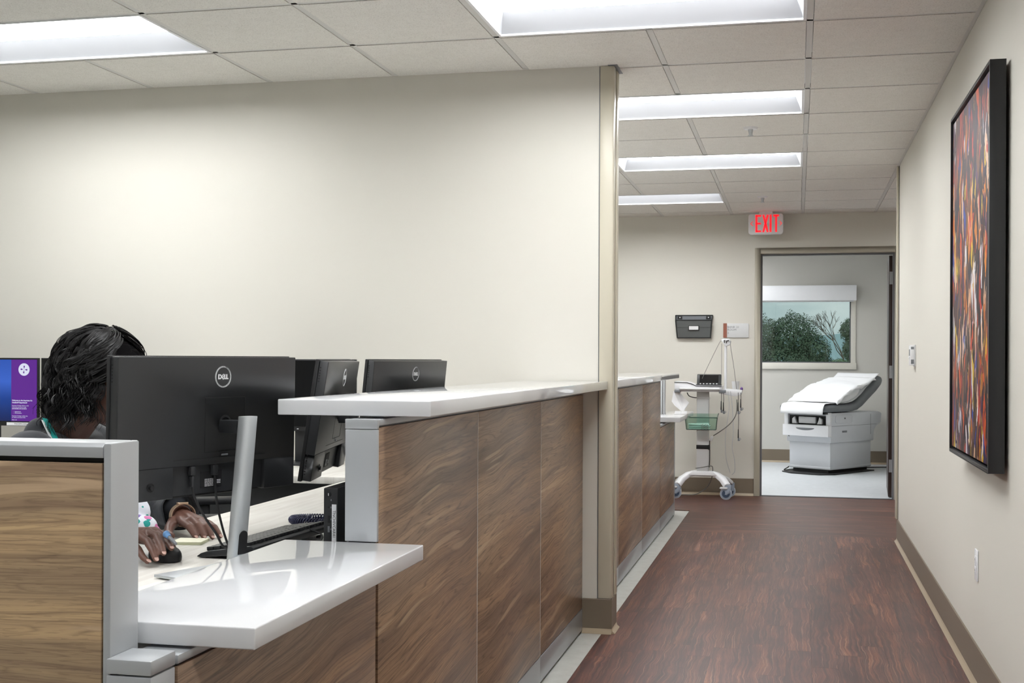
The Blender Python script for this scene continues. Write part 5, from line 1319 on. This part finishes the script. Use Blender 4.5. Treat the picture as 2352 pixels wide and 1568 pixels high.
build('grip', MB().ell((.142, -.03, .020), (.012, .012, .016), None, 14, 10), mat('purple_grip', srgb(96, 60, 130), .4), tr, smooth=True, label='purple grip')
def cord(name, pts, r, m, par=None, inv=None):
    inv = inv or Matrix.Translation((-cx0, -cy0, 0)); return cable(name, [inv @ Vector(p) for p in pts], r, m, par or ct, 6)
cord('patient_cable', [(-.640, 10.90, 1.365), (-.66, 10.89, 1.33), (-.74, 10.86, 1.16), (-.79, 10.86, 1.05), (-.80, 10.88, 1.02)], .0022, M['cable_grey'])
cord('patient_cable', [(-.563, 10.90, 1.365), (-.555, 10.89, 1.30), (-.53, 10.88, 1.15), (-.510, 10.87, 1.00), (-.505, 10.88, .95)], .0022, M['cable_grey'])
cord('patient_cable', [(-.632, 10.91, 1.34), (-.634, 10.91, 1.20), (-.634, 10.90, .95)], .0018, M['cable_grey'])
cord('patient_cable', [(-.575, 10.87, .93), (-.566, 10.87, .80), (-.588, 10.88, .62), (-.600, 10.90, .50), (-.590, 10.92, .34), (-.560, 10.98, .22)], .0028, M['cable_pale'])
cord('patient_cable', [(-.555, 10.87, .93), (-.538, 10.87, .78), (-.530, 10.87, .60), (-.540, 10.90, .45), (-.522, 10.93, .34), (-.520, 10.96, .24), (-.545, 10.99, .205)], .0030, M['cable_pale'])
pc = cord('power_cord', [(-.500, 10.86, .86), (-.505, 10.86, .74), (-.555, 10.87, .655), (-.64, 10.88, .585), (-.700, 10.90, .545)], .0042, M['cable_grey'])
cord('power_cord', [(-.733, 10.91, .50), (-.732, 10.91, .36), (-.735, 10.90, .27)], .004, M['black_soft'])
cord('power_cord', [(-.85, 10.87, .262), (-.79, 10.865, .272), (-.72, 10.87, .285), (-.705, 10.90, .262), (-.715, 10.94, .18), (-.76, 10.99, .09), (-.86, 11.04, .02), (-1.0, 11.08, .008), (-1.08, 11.10, .006)], .0042, M['cable_grey'])
cord('power_cord', [(-.925, 10.86, .915), (-.905, 10.86, .885), (-.86, 10.87, .872), (-.846, 10.89, .872)], .0042, M['black_soft'])
build('plug', MB().box(-.012, .012, -.012, .012, -.030, .014, Matrix.Translation((-.715-cx0, 10.905-cy0, .527)) @ Matrix.Rotation(R(25), 4, 'Y')), M['white'], pc, .003, label='white plug')
def lead(x, y, zt_, zb_):
    z = zb_-zt_
    w_ = build('lead_wire', MB().tube([(0, 0, 0), (.002, 0, z*.5), (0, 0, z)], .0022, 6).cyl((0, 0, z-.03), (0, 0, z+.045), .0055, 10, .0035), M['black_soft'], ct, smooth=True)
    w_.location = (x-cx0, y-cy0, zt_)
    build('clip', MB().box(-.004, .012, -.006, .006, z-.055, z-.03).tube([(.012, 0, z-.05), (.022, 0, z-.04), (.016, 0, z-.028)], .003, 6), M['grey_mid'], w_, .001)
for a_ in ((-.633, 10.86, .925, .80), (-.614, 10.86, .925, .79), (-.490, 10.86, .92, .79), (-.468, 10.86, .92, .82), (-.488, 10.87, .78, .56)): lead(*a_)

# ---------------------------------------------------------------- exam room
EO = Vector((.135, 13.66, 0)); EA = math.atan2(.82, .57)
et = thing('exam_table', 'grey and white medical exam table seen through the doorway', 'exam table', EO, EA)
# local +x: foot -> head, +y: left side (away from camera), -y: toward the camera
build('floor_plate', MB().prism([(-.16, -.24), (-.02, -.33), (.78, -.30), (.80, .25), (-.10, .28), (-.20, .10)], 'z', .0, .012), M['black_soft'], et, .002)
build('plinth', MB().box(.02, .76, -.22, .22, .012, .045), M['black_soft'], et)
build('lower_base', MB().box(0, .78, -.255, .255, .045, .345), M['table_white'], et, .006)
build('base_rim', MB().box(-.004, .784, -.259, .259, .052, .075), M['table_white'], et, .003)
build('upper_body', MB().prism([(-.02, .330), (.80, .330), (.815, .44), (.86, .49), (.95, .52), (.96, .625), (.90, .645), (-.02, .645)], 'y', -.275, .275), M['table_white'], et, .008)
build('upper_groove', MB().box(-.021, .86, -.277, -.2745, .505, .508).box(.74, .743, -.277, -.2745, .40, .62), M['grey_mid'], et)
build('side_badge', MB().box(.19, .28, -.2775, -.2752, .435, .455), M['grey_mid'], et, .001)
build('side_panel', MB().prism(rrect(.06, .38, .535, .62, .03), 'y', -.280, -.2752), M['table_white'], et, .002)
build('side_socket', MB().cyl((.235, -.281, .585), (.235, -.2795, .585), .010, 14), M['ink'], et)
build('foot_bay', MB().box(-.024, -.0205, -.235, .235, .515, .612), M['black_gap'], et)
build('front_corner', MB().box(-.055, -.019, -.285, -.236, .50, .65).box(-.055, -.019, .236, .285, .50, .65), M['white'], et, .004)
build('stirrup_drawer', MB().box(-.05, -.022, -.105, .105, .53, .60), M['offwhite'], et, .004)
for s in (1, -1): build('stirrup', MB().prism([(s*.125, .525), (s*.185, .525), (s*.185, .575), (s*.155, .60), (s*.145, .565)], 'x', -.055, -.024), M['offwhite'], et, .003)
dr = build('drawer', MB().box(-.085, -.021, -.285, .285, .395, .515), M['white'], et, .005)
g = MB().prism([(.115*math.cos(R(180+180*k/12)), .484+.026*math.sin(R(180+180*k/12))) for k in range(13)], 'x', -.0865, -.0848)
build('drawer_pull', g, M['grey_mid'], dr)
# upholstery: seat and inclined back from one side profile
def loft(profile, halfw, rr, m, name, par):
    # profile: list of (x, z, thickness) centreline; rounded slab across y
    secs = []; n = 24
    P = [Vector((p[0], 0, p[1])) for p in profile]; mb = MB(); vs = []
    for k, p in enumerate(P):
        d = (P[min(k+1, len(P)-1)]-P[max(k-1, 0)]).normalized(); u = Vector((-d.z, 0, d.x)); th = profile[k][2]/2; hw = profile[k][3] if len(profile[k]) > 3 else halfw
        for i in range(n):
            t_ = 2*math.pi*i/n; c, s = math.cos(t_), math.sin(t_)
            vs.append(p + Vector((0, 1, 0))*math.copysign(abs(c)**.35, c)*hw + u*math.copysign(abs(s)**.6, s)*th)
    m_ = len(P); fs = [(k*n+i, k*n+(i+1) % n, (k+1)*n+(i+1) % n, (k+1)*n+i) for k in range(m_-1) for i in range(n)] + [tuple(range(n))[::-1], tuple(range((m_-1)*n, m_*n))]
    return build(name, mb.add(vs, fs), m, par, smooth=True)
prof = [(-.165, .690, .03, .24), (-.155, .690, .065, .27), (-.13, .692, .085, .29), (-.05, .694, .092, .31), (.10, .694, .092, .31), (.26, .694, .092, .31)]
loft(prof, .31, .05, M['vinyl'], 'seat_cushion', et)
prof = [(.24, .694, .088), (.36, .697, .095), (.44, .712, .115), (.52, .750, .13), (.66, .832, .135), (.80, .913, .135, .31), (.90, .970, .13, .30), (.945, .995, .10, .285), (.962, 1.004, .06, .26)]
loft(prof, .31, .05, M['vinyl'], 'back_cushion', et)
build('back_plate', MB().box(0, .40, -.24, .24, -.012, .0, Matrix.Translation((.50, 0, .672)) @ Matrix.Rotation(R(-30), 4, 'Y')), M['table_white'], et, .006)
build('head_bracket', MB().prism([(.88, .87), (.965, .915), (1.005, .965), (.99, .995), (.94, .965)], 'y', -.20, .20), M['table_white'], et, .008)
build('foot_tray', MB().box(-.10, .2, -.26, .26, .632, .648), M['black_soft'], et, .003)
# paper sheet over the middle
def drape(name, path, hw, m, par, seed, amp=.006, edge=.0, off=.0, nx=46, ny=26, lab=None):
    P = [Vector((p[0], 0, p[1])) for p in path]
    ds = [0]
    for a, b in zip(P[:-1], P[1:]): ds.append(ds[-1]+(b-a).length)
    def at(s):
        for k in range(len(P)-1):
            if s <= ds[k+1]+1e-9: return P[k].lerp(P[k+1], (s-ds[k])/(ds[k+1]-ds[k])), (P[k+1]-P[k]).normalized()
        return P[-1], (P[-1]-P[-2]).normalized()
    vs = []; fs = []
    for i in range(nx):
        p, d = at(ds[-1]*i/(nx-1)); u = Vector((-d.z, 0, d.x))
        for j in range(ny):
            y = -hw + 2*hw*j/(ny-1); e = max(0, abs(y)-.295)
            nzv = noise.noise(Vector((i*.14+seed, y*4, seed)))*amp + abs(noise.noise(Vector((i*.3, y*9, seed+5))))*amp*.6
            yy = y*(1+edge*noise.noise(Vector((i*.22, seed, 1 if y > 0 else 9)))*(abs(y)/hw))
            yy2 = math.copysign(min(abs(yy), .318), yy)
            vs.append(p + u*(nzv+off) + Vector((0, yy2, -max(0, abs(yy)-.305)*1.0)))
    for i in range(nx-1):
        for j in range(ny-1): fs.append((i*ny+j, i*ny+j+1, (i+1)*ny+j+1, (i+1)*ny+j))
    o = build(name, MB().add(vs, fs), m, par, smooth=True); 
    sd_ = o.modifiers.new('s', 'SOLIDIFY'); sd_.thickness = .0015
    return o
ps = thing('paper_sheet', 'white crinkled paper sheet drawn over the exam table', 'paper', EO+Vector((math.sin(EA), -math.cos(EA), 0))*.022, EA)
drape('sheet', [(-.185, .635), (-.182, .70), (-.15, .738), (-.05, .746), (.26, .748), (.36, .756), (.44, .782), (.56, .853), (.80, 1.000), (.895, 1.056)], .262, M['paper'], ps, 3, .005, .03, .004)
pw = thing('draped_gown', 'white rumpled drape sheet with torn edges lying on the exam table back', 'drape', EO, EA)
drape('cloth', [(.03, .758), (.09, .795), (.18, .838), (.30, .878), (.42, .912), (.52, .942), (.62, .966), (.70, .985), (.78, 1.010)], .325, M['paper'], pw, 9, .024, .10, .0, 34, 22)
pl = thing('pillow', 'white paper covered pillow under the drape on the exam table', 'pillow', EO, EA)
mb = MB().ell((0, 0, 0), (.30, .255, .085), None, 36, 16, .8)
mb.v = [(x, y, z + .008*noise.noise(Vector((x*9, y*9, z*6)))) for x, y, z in mb.v]
mb.v = [tuple((Matrix.Translation((.44, .0, .825)) @ Matrix.Rotation(R(-22), 4, 'Y')) @ Vector(v)) for v in mb.v]
build('pillow_case', mb, M['paper'], pl, smooth=True)
t = thing('wall_dispenser', 'black and silver dispenser on the exam room side wall by the door', 'dispenser', (EXR, 13.4, 1.20))
mb = MB().prism([(-.002, .09), (-.05, .055), (-.10, .02), (-.105, -.03), (-.09, -.09), (-.06, -.125), (-.002, -.13)], 'y', -.07, .07)
build('body', mb, M['black'], t, .006)
build('silver_strip', MB().prism([(-.040, .068), (-.034, .078), (-.098, .032), (-.104, .022)], 'y', -.072, .072), M['chrome'], t, .002)
t = thing('grab_rail', 'pale vertical grab rail above the black dispenser', 'grab rail', (EXR, 13.4, 1.395))
build('bar', MB().tube([(0, 0, .085), (-.075, 0, .080), (-.085, 0, .07), (-.085, 0, -.07), (-.075, 0, -.080), (0, 0, -.085)], .010, 10), M['offwhite'], t, smooth=True)
EI = (Matrix.Translation(EO) @ Matrix.Rotation(EA, 4, 'Z')).inverted()
cord('power_cord', [(-.10, 13.78, .41), (-.05, 13.80, .33), (-.03, 13.82, .16), (-.07, 13.84, .06), (-.13, 13.85, .012), (-.05, 14.0, .008), (.05, 14.05, .008)], .006, M['black_soft'], et, EI)
cord('power_cord', [(.62, 14.35, .01), (.75, 14.45, .008), (.88, 14.5, .008), (1.0, 14.55, .008)], .006, M['black_soft'], et, EI)
